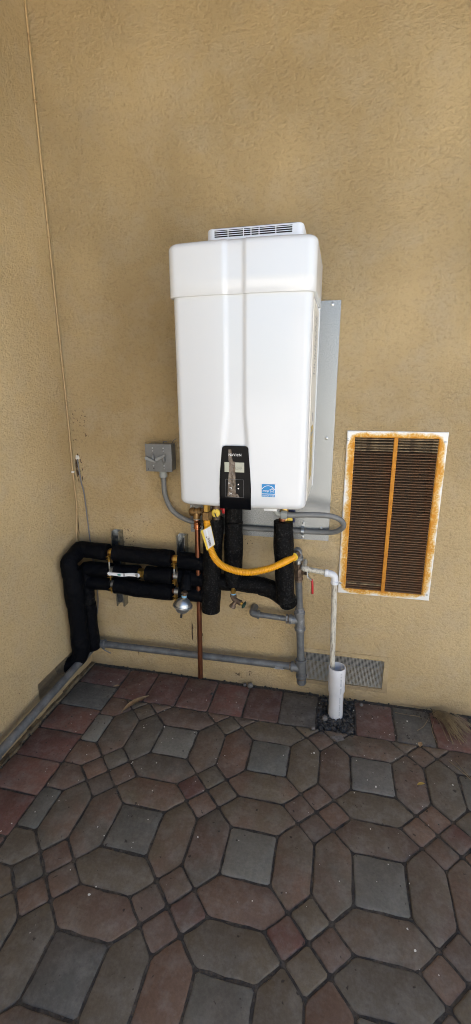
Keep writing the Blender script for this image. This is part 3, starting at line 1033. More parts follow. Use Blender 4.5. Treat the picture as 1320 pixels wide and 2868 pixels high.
iv = thing('isolation_valve', 'brass service valve with red handle and yellow cap above the yellow gas hose', 'valve', (0.70, -0.12, 0.86))
mb = MB()
mb.cyl((0.652, -0.104, 0.868), (0.700, -0.128, 0.882), 0.0145, 16, 0.002)
mb.cyl((0.712, -0.12, 0.955), (0.712, -0.12, 0.845), 0.017, 18, 0.002)
build('valve_body', mb, OLDBRONZE, iv)
build('hex_union', MB().hexnut((0.684, -0.160, 0.857), (0.684, -0.160, 0.891), 0.0205), BRONZE, iv, smooth=20)
build('brass_nipple', MB().hexnut((0.684, -0.160, 0.891), (0.684, -0.160, 0.958), 0.0145), BRASS, iv, smooth=20)
mb = MB().lathe([(0.0155, 0), (0.0175, .002), (0.0175, .010), (0.0155, .012), (0.006, .0125), (0.005, .016), (0.0, .0162)], (0.713, -0.126, 0.878), (0.15, -1, 0.1), 24)
build('cap', mb, YCAP, iv)
mb = MB().tube(catmull([(0.713, -0.143, 0.879), (0.718, -0.146, 0.868), (0.724, -0.143, 0.858), (0.728, -0.140, 0.853)], 5), 0.0025, 8)
build('cap_strap', mb, BLACKINK, iv)
mb = MB().rbox(0.690, 0.745, -0.112, -0.098, 0.886, 0.910, 0.004).rbox(0.735, 0.747, -0.116, -0.098, 0.872, 0.910, 0.003)
build('handle', mb, RED, iv)

iv2 = thing('isolation_valve', 'brass service valve with dark blue handle above the right insulated riser', 'valve', (1.0, -0.14, 0.86))
mb = MB().cyl((0.990, -0.118, 0.955), (0.990, -0.135, 0.845), 0.0165, 18, 0.002).cyl((0.992, -0.12, 0.875), (1.010, -0.124, 0.868), 0.011, 14)
build('valve_body', mb, BRASS, iv2)
mb = MB().lathe([(0.0135, 0), (0.0155, .002), (0.0155, .009), (0.013, .011), (0.0, .0112)], (1.008, -0.126, 0.866), (0.1, -1, 0.1), 22)
build('cap', mb, YCAP, iv2)
mb = MB().rbox(0.992, 1.030, -0.105, -0.090, 0.885, 0.902, 0.003).rbox(1.020, 1.031, -0.112, -0.090, 0.850, 0.898, 0.003)
build('handle', mb, NAVY, iv2)

# ------------------------------------------------------------------ insulated water pipes
RI = 0.0375
def sleeve(path, r=RI, mt=FOAM2, parent=None, bend=0.0, seed=1, seg=20, sag=0.0022):
    rr = random.Random(seed * 13 + 5)
    ph = [rr.uniform(0, 6.28) for _ in range(3)]
    def rf(s):
        return r + sag * math.sin(s * 21 + ph[0]) * 0.5 + sag * 0.5 * math.sin(s * 47 + ph[1])
    mb = MB().tube(path, r, seg, bend, wob=0.0007, rfun=rf, step=0.012, seed=seed)
    o = build('insulation_sleeve', mb, mt, parent, smooth=60)
    return o
YH = -0.085
GRP = 'black insulated pipes clamped side by side to the struts'
S1, S2 = (0.192, 0.224), (0.502, 0.530)
h1 = thing('insulated_pipe', 'topmost black foam insulated pipe, turning down along the side wall at the corner', 'pipe', (0.35, YH, 0.61), GRP)
build('copper_core', MB().cyl((0.12, YH, 0.651), (0.64, YH, 0.642), 0.0145, 16), COPPER, h1)
sleeve([(0.194, YH, 0.650), (0.052, YH, 0.655), (0.050, -0.182, 0.628), (0.050, -0.174, 0.560)], 0.0370, FOAM2, h1, 0.008, 2)
sleeve([(0.224, YH, 0.650), (0.36, YH, 0.6465), (0.500, YH, 0.644)], 0.0375, FOAM2, h1, 0, 3)
sleeve([(0.532, YH, 0.643), (0.672, YH, 0.638)], 0.0365, FOAM2, h1, 0, 4)
sleeve([(0.050, -0.165, 0.590), (0.052, -0.164, 0.41)], 0.0425, FOAM2, h1, 0, 5)
sleeve([(0.053, -0.164, 0.412), (0.053, -0.163, 0.16)], 0.0395, FOAM2, h1, 0, 6)
sleeve([(0.053, -0.163, 0.20), (0.050, -0.165, 0.145), (0.010, -0.185, 0.105), (-0.05, -0.20, 0.10)], 0.0375, FOAM2, h1, 0.05, 7)

h2 = thing('insulated_pipe', 'middle black foam insulated pipe with brass ball valve and white lever', 'pipe', (0.35, YH, 0.53), GRP)
build('copper_core', MB().cyl((0.12, YH, 0.562), (0.64, YH, 0.565), 0.0145, 16), COPPER, h2)
sleeve([(0.196, YH, 0.562), (0.100, YH, 0.562), (0.066, -0.088, 0.560), (0.066, -0.09, 0.42)], 0.0345, FOAM2, h2, 0.016, 8)
sleeve([(0.222, YH, 0.562), (0.300, YH, 0.563), (0.338, YH, 0.564)], 0.0330, FOAM2, h2, 0, 9)
sleeve([(0.374, YH, 0.562), (0.500, YH, 0.563)], 0.0375, FOAM2, h2, 0, 10)
sleeve([(0.532, YH, 0.563), (0.672, YH, 0.560)], 0.0365, FOAM2, h2, 0, 11)
sleeve([(0.571, -0.090, 0.585), (0.574, -0.124, 0.566), (0.575, -0.132, 0.528)], 0.0245, FOAM2, h2, 0.02, 12)
mb = MB().cyl((0.336, YH, 0.564), (0.378, YH, 0.564), 0.0215, 8, 0.002).cyl((0.356, YH, 0.567), (0.356, -0.124, 0.572), 0.011, 14)
vb = build('ball_valve', mb, BRASS, h2, smooth=25)
lev = [(0.2065, 0.567), (0.209, 0.5605), (0.216, 0.5585), (0.226, 0.5605), (0.276, 0.5585), (0.288, 0.560), (0.310, 0.5645), (0.330, 0.5650), (0.356, 0.5625), (0.361, 0.566), (0.362, 0.574), (0.358, 0.5800), (0.334, 0.5805), (0.310, 0.5785), (0.284, 0.5745), (0.226, 0.5735), (0.216, 0.5755), (0.209, 0.5735)]
lever = build('lever', MB().prism(lev, -0.1330, -0.1295), PVC, vb, smooth=0)
mb = MB().prism([(0.284, 0.5590), (0.292, 0.5605), (0.292, 0.5755), (0.284, 0.5745)], -0.1336, -0.1331)
build('lever_bend', mb, GREYINK, vb, smooth=0)
mb = MB().prism([(0.256, 0.5625), (0.271, 0.5622), (0.271, 0.5700), (0.256, 0.5703)], -0.1336, -0.1331)
build('lever_print', mb, mat('teal_print', (0.03, 0.22, 0.20), rough=0.5), vb, smooth=0)
build('nut', MB().hexnut((0.350, -0.133, 0.573), (0.350, -0.139, 0.573), 0.0075), SCREW, vb, smooth=20)

h3 = thing('insulated_pipe', 'lowest black foam insulated pipe, bulging under the others and dropping in the corner', 'pipe', (0.35, YH, 0.45), GRP)
build('copper_core', MB().cyl((0.12, YH, 0.494), (0.64, YH, 0.490), 0.0145, 16), COPPER, h3)
sleeve([(0.198, YH, 0.495), (0.085, YH, 0.494)], 0.0335, FOAM2, h3, 0, 13)
sleeve([(0.222, YH - .004, 0.494), (0.36, YH - .006, 0.484), (0.500, YH - .002, 0.488)], 0.0385, FOAM2, h3, 0.1, 14)
sleeve([(0.532, YH, 0.490), (0.672, YH, 0.487)], 0.0365, FOAM2, h3, 0, 15)
sleeve([(0.066, -0.088, 0.50), (0.066, -0.088, 0.365)], 0.0330, FOAM, h3, 0, 16)
sleeve([(0.066, -0.088, 0.385), (0.063, -0.088, 0.142)], 0.0385, FOAM2, h3, 0, 17)

ra = thing('insulated_riser', 'black foam insulated riser behind the yellow hose tag, cut off at its lower end', 'pipe', (0.70, -0.16, 0.45), 'insulated risers below the heater')
sleeve([(0.697, -0.105, 0.850), (0.687, -0.105, 0.64), (0.676, -0.105, 0.424)], 0.0410, FOAM, ra, 0.2, 18)
rbx = thing('insulated_riser', 'black foam insulated riser with the garden tap at its lower end', 'pipe', (0.785, -0.12, 0.55), 'insulated risers below the heater')
build('copper_core', MB().cyl((0.780, -0.096, 0.958), (0.778, -0.102, 0.55), 0.0145, 14), COPPER, rbx)
sleeve([(0.779, -0.095, 0.955), (0.779, -0.095, 0.838)], 0.0365, FOAM, rbx, 0, 19)
sleeve([(0.780, -0.097, 0.836), (0.777, -0.102, 0.556)], 0.0385, FOAM, rbx, 0, 20)
rc = thing('insulated_riser', 'black foam insulated riser beside the gas pipe, with a foam cross pipe at its foot', 'pipe', (1.0, -0.14, 0.5), 'insulated risers below the heater')
build('copper_core', MB().cyl((0.985, -0.14, 0.875), (1.0, -0.14, 0.56), 0.0145, 14), COPPER, rc)
sleeve([(0.9885, -0.14, 0.864), (0.995, -0.14, 0.70), (1.006, -0.14, 0.525)], 0.0385, FOAM, rc, 0.1, 21)
sleeve([(0.66, -0.092, 0.556), (0.80, -0.090, 0.561), (0.905, -0.090, 0.558)], 0.0360, FOAM, rc, 0.1, 22)
sleeve([(0.895, -0.090, 0.556), (0.955, -0.095, 0.545), (1.012, -0.128, 0.525), (1.018, -0.150, 0.520)], 0.0385, FOAM, rc, 0.05, 23)

# ------------------------------------------------------------------ strut channels and clamps
def strut(xc, z0, z1, label):
    t = thing('strut_channel', label, 'strut', (xc, 0, z0), 'strut channels behind the insulated pipes')
    hw, dp, th, lip = 0.0205, 0.041, 0.0025, 0.0062
    prof = [(-hw, -0.001), (hw, -0.001), (hw, -dp), (hw - lip, -dp), (hw - lip, -dp + 0.007), (hw - lip + th, -dp + 0.007), (hw - lip + th, -dp + th), (hw - th, -dp + th), (hw - th, -0.001 - th),
            (-hw + th, -0.001 - th), (-hw + th, -dp + th), (-hw + lip - th, -dp + th), (-hw + lip - th, -dp + 0.007), (-hw + lip, -dp + 0.007), (-hw + lip, -dp), (-hw, -dp)]
    build('channel', MB().prism([(xc + a, b) for a, b in prof], z0, z1, 'xy'), STRUT, t, smooth=0)
    for z in (z1 - 0.035, z0 + 0.04):
        build('slot', MB().prism([(xc + 0.0065 * math.cos(R(k * 30)), z + (0.008 if 0 < k < 6 else -0.008) + 0.0065 * math.sin(R(k * 30))) for k in range(12)], -0.0040, -0.0030), DARK, t, smooth=0)
    return t
s1 = strut(0.209, 0.360, 0.734, 'zinc strut channel on the wall nearer the corner')
s2 = strut(0.5255, 0.385, 0.736, 'zinc strut channel on the wall behind the round pressure vessel')
for t, xc, zs in ((s1, 0.2085, (0.650, 0.562, 0.495)), (s2, 0.5165, (0.6435, 0.564, 0.489))):
    for z in zs:
        mb = MB()
        prof = [(0.0155, -0.010), (0.0185, -0.010), (0.0185, 0.010), (0.0155, 0.010)]
        q0 = MB().lathe([(0.0160, 0.0), (0.0185, 0.0), (0.0185, 0.020), (0.0160, 0.020)], (xc - 0.010, YH, z), (1, 0, 0), 20)
        build('pipe_clamp', q0, BRASS if z > 0.6 else STEEL, t)
        mb = MB().rbox(xc - 0.010, xc + 0.010, YH - 0.036, YH - 0.014, z - 0.0105, z - 0.0085, 0.0005, 1).rbox(xc - 0.010, xc + 0.010, YH - 0.036, YH - 0.014, z - 0.0215, z - 0.0195, 0.0005, 1)
        mb.cyl((xc, YH - 0.027, z - 0.004), (xc, YH - 0.027, z - 0.034), 0.0032, 10).hexnut((xc, YH - 0.027, z - 0.0085), (xc, YH - 0.027, z - 0.004), 0.0062)
        build('clamp_bolt', mb, BRASS, t, smooth=25)
    mb = MB().rbox(xc - 0.0035, xc + 0.0035, YH - 0.030, YH - 0.026, zs[1] + 0.02, zs[0] - 0.034, 0.0008, 1)
    build('clamp_strap', mb, STEEL, t)

# ------------------------------------------------------------------ pressure vessel and tap
ev = thing('pressure_vessel', 'small silver ball shaped pressure vessel hanging below the insulated pipes', 'vessel', (0.557, -0.132, 0.395))
ax = Vector((-0.018, 0.0, -0.1)).normalized()
cc = Vector((0.557, -0.132, 0.449))
prof = []
for k in range(1, 18):
    t = R(180 * k / 18)
    r = 0.0365 * math.sin(t)
    hgt = -0.0375 * math.cos(t)
    if k == 9:
        prof += [(0.0372, hgt - 0.0045), (0.0418, hgt - 0.004), (0.0430, hgt), (0.0418, hgt + 0.004), (0.0372, hgt + 0.0045)]
    else:
        prof.append((r, hgt))
build('ball', MB().lathe(prof, cc, ax, 28), STEEL, ev)
mb = MB().cyl(cc - ax * 0.036, cc - ax * 0.066, 0.0100, 14)
build('neck', mb, BRASS, ev)
build('thread_tape', MB().lathe([(0.0112, 0), (0.0118, .003), (0.0112, .010)], cc - ax * 0.041, -ax, 16), TAPE, ev)
build('neck_nut', MB().hexnut(cc - ax * 0.055, cc - ax * 0.068, 0.0140), OLDBRONZE, ev, smooth=20)
build('air_valve', MB().lathe([(0.008, 0), (0.008, .004), (0.0045, .005), (0.0045, .010), (0.0055, .011), (0.0055, .024), (0.004, .026)], cc + ax * 0.036, ax, 14), BLACKINK, ev)
build('air_valve_base', MB().hexnut(cc + ax * 0.035, cc + ax * 0.041, 0.0085), SCREW, ev, smooth=20)

hb = thing('garden_tap', 'bronze hose tap with dark green wheel pointing down from the middle riser', 'tap', (0.785, -0.12, 0.465))
mb = MB().hexnut((0.782, -0.12, 0.535), (0.782, -0.12, 0.548), 0.0105).cyl((0.782, -0.12, 0.525), (0.782, -0.12, 0.562), 0.0085, 14).hexnut((0.782, -0.12, 0.5255), (0.782, -0.12, 0.536), 0.0125)
build('brass_adapter', mb, BRASS, hb, smooth=25)
build('thread_tape', MB().lathe([(0.0105, 0), (0.0110, .002), (0.0108, .006)], (0.782, -0.12, 0.519), (0, 0, 1), 16), TAPE, hb)
mb = MB().hexnut((0.782, -0.12, 0.505), (0.782, -0.12, 0.520), 0.0145)
mb.tube([(0.782, -0.12, 0.508), (0.783, -0.12, 0.500), (0.797, -0.124, 0.492), (0.812, -0.128, 0.489)], 0.0112, 14, 0.012)
mb.lathe([(0.0125, 0), (0.0125, 0.006)], (0.811, -0.128, 0.4895), (0.9, -0.25, -0.32), 14)
mb.tube([(0.796, -0.124, 0.494), (0.789, -0.128, 0.484), (0.7805, -0.132, 0.472)], 0.0095, 14, 0.01)
mb.lathe([(0.0118, 0), (0.0140, .004), (0.0140, .013), (0.0125, .014), (0.0105, .006)], (0.784, -0.131, 0.477), (-0.35, -0.2, -0.8), 18)
build('tap_body', mb, OLDBRONZE, hb, smooth=35)
build('stem', MB().hexnut((0.815, -0.129, 0.4880), (0.826, -0.132, 0.4845), 0.0075), BRASS, hb, smooth=20)
mb = MB()
wax = Vector((0.9, -0.25, -0.32)).normalized()
wq = wax.to_track_quat('Z', 'Y')
wc = Vector((0.8315, -0.134, 0.4825))
ring = [wc + wq @ Vector((0.0125 * math.cos(R(a)) * (1.0 + 0.10 * math.cos(R(5 * a))), 0.0125 * math.sin(R(a)) * (1.0 + 0.10 * math.cos(R(5 * a))), 0)) for a in range(0, 361, 12)]
mb.tube(ring, 0.0035, 8)
mb.cyl(wc - wax * 0.004, wc + wax * 0.004, 0.0045, 10)
for k in range(3):
    d = wq @ Vector((math.cos(R(120 * k)), math.sin(R(120 * k)), 0))
    mb.cyl(wc, wc + d * 0.0125, 0.0024, 8)
build('wheel', mb, GREEN, hb)

# ------------------------------------------------------------------ electrical box and conduit
eb = thing('disconnect_box', 'grey metal electrical disconnect box with two toggle levers on the wall', 'electrical box', (0.449, 0, 1.024))
build('case', MB().rbox(0.394, 0.5035, -0.056, -0.001, 1.027, 1.139, 0.002), BOXGREY, eb)
cv = build('cover', MB().rbox(0.389, 0.507, -0.0605, -0.0565, 1.024, 1.1405, 0.0015), BOXGREY, eb)
for (x, z, rr_) in ((0.423, 1.124, .0034), (0.471, 1.124, .0034), (0.4235, 1.112, .0030), (0.4715, 1.112, .0030), (0.424, 1.049, .0034), (0.471, 1.050, .0034), (0.4715, 1.038, .0026)):
    build('screw', MB().lathe([(rr_, 0), (rr_, .0012), (rr_ * .6, .0022), (0, .0023)], (x, -0.0605, z), (0, -1, 0), 12), SCREW, eb)
for (x, z) in ((0.400, 1.034), (0.425, 1.037)):
    build('hole', MB().lathe([(0.0025, 0), (0.0024, .0004)], (x, -0.0603, z), (0, -1, 0), 10), DARK, eb)
for (xc, zc, dz, a, b) in ((0.4235, 1.083, 0.006, (0.399, 1.082), (0.438, 1.068)), (0.4715, 1.079, -0.010, (0.445, 1.078), (0.4825, 1.0965))):
    bm = bmesh.new()
    bmesh.ops.create_uvsphere(bm, u_segments=16, v_segments=10, radius=1)
    mx = Matrix.Translation((xc, -0.0605, zc)) @ Matrix.Diagonal((0.0088, 0.010, 0.0185, 1))
    build('toggle_guard', MB().bm(bm, mx), BOXGREY, eb)
    d = Vector((b[0] - a[0], 0, b[1] - a[1])).normalized()
    n_ = Vector((-d.z, 0, d.x))
    A, B = Vector((a[0], -0.073, a[1])), Vector((b[0], -0.073, b[1]))
    pl = []
    for k in range(7):
        t = R(90 + 180 * k / 6)
        pl.append(A + (d * math.cos(t) + n_ * math.sin(t)) * 0.0068)
    for k in range(7):
        t = R(-90 + 180 * k / 6)
        pl.append(B + (d * math.cos(t) + n_ * math.sin(t)) * 0.0030)
    build('toggle_lever', MB().prism([(p.x, p.z) for p in pl], -0.0755, -0.0705), LEVGREY, eb, smooth=0)
mb = MB().tube([(0.495, -0.02, 1.14), (0.503, -0.02, 1.152), (0.514, -0.015, 1.160)], 0.0014, 6).tube(catmull([(0.46, -0.02, 1.141), (0.455, -0.02, 1.146), (0.47, -0.02, 1.147), (0.474, -0.02, 1.1415)], 5), 0.0016, 6)
build('wire_end', mb, WIRE, eb)
mb = MB().lathe([(0.0195, 0), (0.0195, .003), (0.0165, .005), (0.0175, .022), (0.0165, .026)], (0.4585, -0.040, 1.0235), (0, 0, -1), 18)
build('conduit_hub', mb, CONNECT, eb)

fc = thing('flexible_conduit', 'grey flexible electrical conduit curving from the disconnect box and looping under the heater', 'conduit', (0.86, -0.03, 0.79))
pts = catmull([(0.4585, -0.040, 1.012), (0.4588, -0.040, 0.985), (0.462, -0.040, 0.918), (0.494, -0.040, 0.850), (0.572, -0.040, 0.808), (0.70, -0.030, 0.790), (0.857, -0.020, 0.786), (1.00, -0.018, 0.787), (1.120, -0.020, 0.789), (1.185, -0.034, 0.799), (1.218, -0.060, 0.830), (1.208, -0.085, 0.864), (1.165, -0.102, 0.884), (1.09, -0.125, 0.891), (1.030, -0.142, 0.891), (0.99, -0.15, 0.892)], 14)
mb = MB().tube(pts, 0.0108, 14, rfun=lambda s: 0.0110 + 0.00035 * math.sin(s * 900), step=0.0035)
build('conduit', mb, CONDUIT, fc)
mb = MB().lathe([(0.0155, 0), (0.0175, .002), (0.0175, .022), (0.0155, .024)], (1.004, -0.149, 0.8915), (-1, 0, 0), 10)
build('connector', mb, CONNECT, fc, smooth=25)
mb = MB().tube(catmull([(0.985, -0.15, 0.8915), (0.970, -0.15, 0.894), (0.957, -0.15, 0.908), (0.952, -0.15, 0.955)], 8), 0.0105, 12)
build('conduit_tail', mb, CONNECT, fc)
mb = MB()
x0_, x1_ = 1.0500, 1.0620
sad = [(-0.0045, 0.752), (-0.0045, 0.772)] + [(-0.018 - 0.0145 * math.cos(R(a)), 0.788 + 0.0145 * math.sin(R(a))) for a in range(-80, 81, 16)] + [(-0.0045, 0.804), (-0.0045, 0.826)]
for p, q in zip(sad, sad[1:]):
    d = Vector((q[0] - p[0], q[1] - p[1])).normalized()
    nn = Vector((-d.y, d.x)) * 0.0014
    mb.prism([(p[0] - nn.x, p[1] - nn.y), (q[0] - nn.x, q[1] - nn.y), (q[0] + nn.x, q[1] + nn.y), (p[0] + nn.x, p[1] + nn.y)], x0_, x1_, 'yz')
build('saddle_clamp', mb, STEEL, fc, smooth=0)
for z in (0.759, 0.820):
    build('screw', MB().lathe([(0.0052, 0), (0.0052, .002), (0.003, .0035), (0, .0036)], (1.056, -0.006, z), (0, -1, 0), 12), SCREW, fc)

# ------------------------------------------------------------------ gas line
gh = thing('gas_hose', 'yellow corrugated gas hose sagging between the heater and the gas valve', 'hose', (0.85, -0.2, 0.67))
pts = catmull([(0.6840, -0.160, 0.860), (0.6860, -0.165, 0.838), (0.6935, -0.174, 0.788), (0.7065, -0.188, 0.743), (0.7350, -0.208, 0.704), (0.782, -0.221, 0.681), (0.860, -0.230, 0.674), (0.944, -0.226, 0.694), (1.000, -0.198, 0.714), (1.036, -0.135, 0.7185)], 12)
build('hose', MB().tube(pts, 0.0135, 16, rfun=lambda s: 0.0132 + 0.0014 * math.sin(s * 2 * math.pi / 0.0062), step=0.00155), YELLOW, gh, smooth=180)
build('hose_nut', MB().hexnut((1.034, -0.142, 0.719), (1.041, -0.105, 0.7185), 0.0200), OLDBRONZE, gh, smooth=20)
build('nut_ring', MB().lathe([(0.0165, 0), (0.0175, .002), (0.0165, .004)], (1.0335, -0.1455, 0.719), (0.2, 1, 0), 18), YCAP, gh)
build('hose_collar', MB().lathe([(0.0145, 0), (0.0145, .006)], (0.684, -0.160, 0.853), (0, 0, 1), 16), BRASS, gh)
# folded tag on the hose
tg = build('tag', MB().add([(0.6665, -0.190, 0.8165), (0.7078, -0.185, 0.8420), (0.7268, -0.196, 0.7660), (0.6938, -0.201, 0.7395), (0.6665, -0.1895, 0.8165), (0.7078, -0.1845, 0.8420), (0.7268, -0.1955, 0.7660), (0.6938, -0.2005, 0.7395)],
      [(0, 1, 2, 3), (4, 7, 6, 5), (0, 4, 5, 1), (1, 5, 6, 2), (2, 6, 7, 3), (3, 7, 4, 0)]), YCAP, gh, smooth=0)
ta, tb, tc_, td = Vector((0.6665, -0.1912, 0.8165)), Vector((0.7078, -0.1862, 0.8420)), Vector((0.7268, -0.1972, 0.7660)), Vector((0.6938, -0.2022, 0.7395))
def tagpt(u, v_, lift=0.0):
    p = (ta * (1 - u) + tb * u) * (1 - v_) + (td * (1 - u) + tc_ * u) * v_
    return p + Vector((0, -lift, 0))
def tagquad(mb, u0, u1, v0, v1, lift):
    q = [tagpt(u0, v0, lift), tagpt(u1, v0, lift), tagpt(u1, v1, lift), tagpt(u0, v1, lift)]
    q2 = [p + Vector((0, 0.0003, 0)) for p in q]
    mb.add(q + q2, [(0, 1, 2, 3), (7, 6, 5, 4), (0, 4, 5, 1), (1, 5, 6, 2), (2, 6, 7, 3), (3, 7, 4, 0)])
mb = MB()
tagquad(mb, 0.22, 0.98, 0.03, 0.97, 0.0008)
build('tag_paper', mb, PVC2, tg, smooth=0)
mb = MB()
v0 = 0.50
while v0 < 0.88:
    wv = rng.choice([0.012, 0.02, 0.03])
    tagquad(mb, 0.40, 0.62, v0, v0 + wv, 0.0013)
    v0 += wv + rng.choice([0.014, 0.02])
tagquad(mb, 0.30, 0.38, 0.38, 0.44, 0.0013)
build('barcode', mb, BLACKINK, tg, smooth=0)
mb = MB()
for k in range(4):
    tagquad(mb, 0.70 + k * .06, 0.72 + k * .06, 0.12, 0.85, 0.0013)
tagquad(mb, 0.45, 0.60, 0.10, 0.40, 0.0013)
build('tag_print', mb, GREYWHITE, tg, smooth=0)

gp = thing('gas_pipe', 'grey threaded iron gas pipe with red lever valve and long run along heater wall', 'gas pipe', (1.07, -0.06, 0.08))
GY = -0.06
def gx(z):
    return 1.043 + (0.716 - z) * 0.0575
def gpt(z):
    return Vector((gx(z), GY, z))
def band(mb, a, b, r):
    mb.cyl(a, b, r, 20, 0.0015)
# top elbow turning to the hose
mb = MB().tube([(1.0405, -0.108, 0.7185), (1.0425, -0.062, 0.7180), (1.0450, GY, 0.682)], 0.0185, 18, 0.03)
mb.cyl((1.0455, GY, 0.676), (1.0450, GY, 0.690), 0.0215, 20, 0.002).cyl((1.0405, -0.112, 0.7185), (1.0412, -0.098, 0.7185), 0.0215, 20, 0.002)
build('elbow', mb, FITTING, gp)
build('pipe_nipple', MB().cyl(gpt(0.690), gpt(0.650), 0.0125, 18), STEEL, gp)
mb = MB().lathe([(0.0150, 0), (0.0178, .002), (0.0178, .016), (0.0165, .018), (0.0188, .026), (0.0188, .046), (0.0168, .054), (0.0178, .056), (0.0178, .074), (0.0150, .076)], gpt(0.584), gpt(0.66) - gpt(0.584), 8)
mb.cyl(gpt(0.622), gpt(0.622) + Vector((0.036, -0.012, 0.004)), 0.0095, 12, 0.001)
vb = build('shutoff_valve', mb, OLDBRONZE, gp, smooth=25)
pl = Vector(gpt(0.622)) + Vector((0.036, -0.016, 0.006))
hpath = [(1.0870, -0.088, 0.652), (1.0875, -0.090, 0.626), (1.0905, -0.092, 0.617), (1.1060, -0.094, 0.606)]
mb = MB()
def strip(mb, path_, wd, th):
    P_ = [Vector(p) for p in path_]
    for p, q in zip(P_, P_[1:]):
        d = (q - p).normalized()
        s = Vector((0, 1, 0)) * wd / 2
        nn = d.cross(Vector((0, 1, 0))).normalized() * th / 2
        e = d * th * 0.3
        vv = [p - e - s - nn, p - e + s - nn, p - e + s + nn, p - e - s + nn, q + e - s - nn, q + e + s - nn, q + e + s + nn, q + e - s + nn]
        mb.add(vv, [(0, 1, 2, 3), (4, 7, 6, 5), (0, 4, 5, 1), (1, 5, 6, 2), (2, 6, 7, 3), (3, 7, 4, 0)])
strip(mb, hpath, 0.014, 0.003)
build('lever', mb, STEEL, vb, smooth=0)
mb = MB().tube(fillet([(1.1050, -0.094, 0.6080), (1.1085, -0.094, 0.598), (1.1095, -0.095, 0.588), (1.1115, -0.095, 0.546)], 0.006), 0.0048, 10)
build('lever_grip', mb, REDV, vb)
build('lever_nut', MB().hexnut((1.0890, -0.089, 0.640), (1.0960, -0.091, 0.641), 0.0065), SCREW, vb, smooth=20)
build('pipe_nipple', MB().cyl(gpt(0.592), gpt(0.445), 0.0148, 18), GASPIPE, gp)
build('thread', MB().cyl(gpt(0.588), gpt(0.579), 0.0156, 18), RUSTY, gp)
mb = MB().hexnut(gpt(0.452), gpt(0.436), 0.0225).cyl(gpt(0.458), gpt(0.452), 0.017, 18)
build('bushing', mb, FITTING, gp, smooth=20)
mb = MB().cyl(gpt(0.438), gpt(0.352), 0.0205, 20, 0.003)
band(mb, gpt(0.440), gpt(0.427), 0.0238)
band(mb, gpt(0.366), gpt(0.352), 0.0238)
tA = gpt(0.398)
mb.cyl(tA, tA + Vector((-0.046, 0, 0.001)), 0.0185, 20, 0.002)
band(mb, tA + Vector((-0.034, 0, 0.001)), tA + Vector((-0.046, 0, 0.001)), 0.0218)
build('tee', mb, FITTING, gp)
build('thread', MB().cyl(tA + Vector((-0.044, 0, 0.001)), tA + Vector((-0.052, 0, 0.001)), 0.0175, 18), RUSTY, gp)
mb = MB().hexnut(tA + Vector((-0.050, 0, 0.001)), tA + Vector((-0.060, 0, 0.001)), 0.0205)
build('bushing', mb, FITTING, gp, smooth=20)
build('branch_pipe', MB().cyl(tA + Vector((-0.058, 0, 0.001)), (0.872, GY, 0.405), 0.0122, 18), GASPIPE, gp)
mb = MB().tube([(0.884, GY, 0.4045), (0.853, GY, 0.408), (0.853, -0.002, 0.410)], 0.0165, 18, 0.028).cyl((0.886, GY, 0.4045), (0.876, GY, 0.4050), 0.0192, 18, 0.0015)
build('elbow', mb, GASPIPE, gp)
build('pipe_nipple', MB().cyl(gpt(0.356), gpt(0.200), 0.0166, 20), GASPIPE, gp)
mb = MB().cyl(gpt(0.208), gpt(0.118), 0.0212, 20, 0.003)
band(mb, gpt(0.208), gpt(0.196), 0.0245)
band(mb, gpt(0.130), gpt(0.117), 0.0245)
tB = gpt(0.163)
mb.cyl(tB, tB + Vector((-0.044, 0, 0.003)), 0.0195, 20, 0.002)
band(mb, tB + Vector((-0.033, 0, 0.003)), tB + Vector((-0.045, 0, 0.003)), 0.0232)
build('tee', mb, GASPIPE, gp)
build('thread', MB().cyl(gpt(0.119), gpt(0.108), 0.0185, 18), RUSTY, gp)
build('cap', MB().lathe([(0.021, 0), (0.0215, .003), (0.0215, .018), (0.019, .025), (0.012, .029), (0, .030)], gpt(0.110), (0.05, 0, -1), 20), GASPIPE, gp)
build('thread', MB().cyl(tB + Vector((-0.044, 0, 0.003)), tB + Vector((-0.052, 0, 0.003)), 0.0175, 18), RUSTY, gp)
build('long_pipe', MB().cyl(tB + Vector((-0.050, 0, 0.003)), (0.092, GY, 0.1545), 0.0162, 20), GASPIPE, gp)
mb = MB().tube([(0.112, GY, 0.1545), (0.056, GY, 0.1540), (0.052, -0.110, 0.130)], 0.0195, 18, 0.035).cyl((0.120, GY, 0.1546), (0.108, GY, 0.1545), 0.0228, 20, 0.002)
build('elbow', mb, GASPIPE, gp)
mb = MB()
for k in range(9):
    a0, a1 = R(210 + k * 12), R(210 + (k + 1) * 12)
    q = []
    for a in (a0, a1):
        q.append((GY + 0.0166 * math.cos(a), 0.1640 + 0.0166 * math.sin(a)))
    mb.add([(0.955, q[0][0], q[0][1] - .0005), (1.000, q[0][0], q[0][1]), (1.000, q[1][0], q[1][1]), (0.955, q[1][0], q[1][1] - .0005)], [(0, 1, 2, 3)])
build('pipe_sticker', mb, PVC2, gp)
mb = MB()
for k in range(7):
    mb.box(0.960 + k * 0.0052, 0.9635 + k * 0.0052, GY - 0.0176, GY - 0.0168, 0.154 + rng.uniform(-.001, .001), 0.166)
build('sticker_print', mb, GREYINK, gp, smooth=0)

gl = thing('gas_pipe', 'grey iron gas pipe running low along the side wall past its screened vent', 'gas pipe', (0.05, -0.5, 0.1))
build('pipe', MB().cyl((0.052, -0.080, 0.128), (0.050, -1.9, 0.048), 0.0170, 20), GASPIPE, gl)
mb = MB().cyl((0.050, -0.725, 0.0985), (0.050, -0.765, 0.0970), 0.0215, 20, 0.003)
build('coupling', mb, GASPIPE, gl)

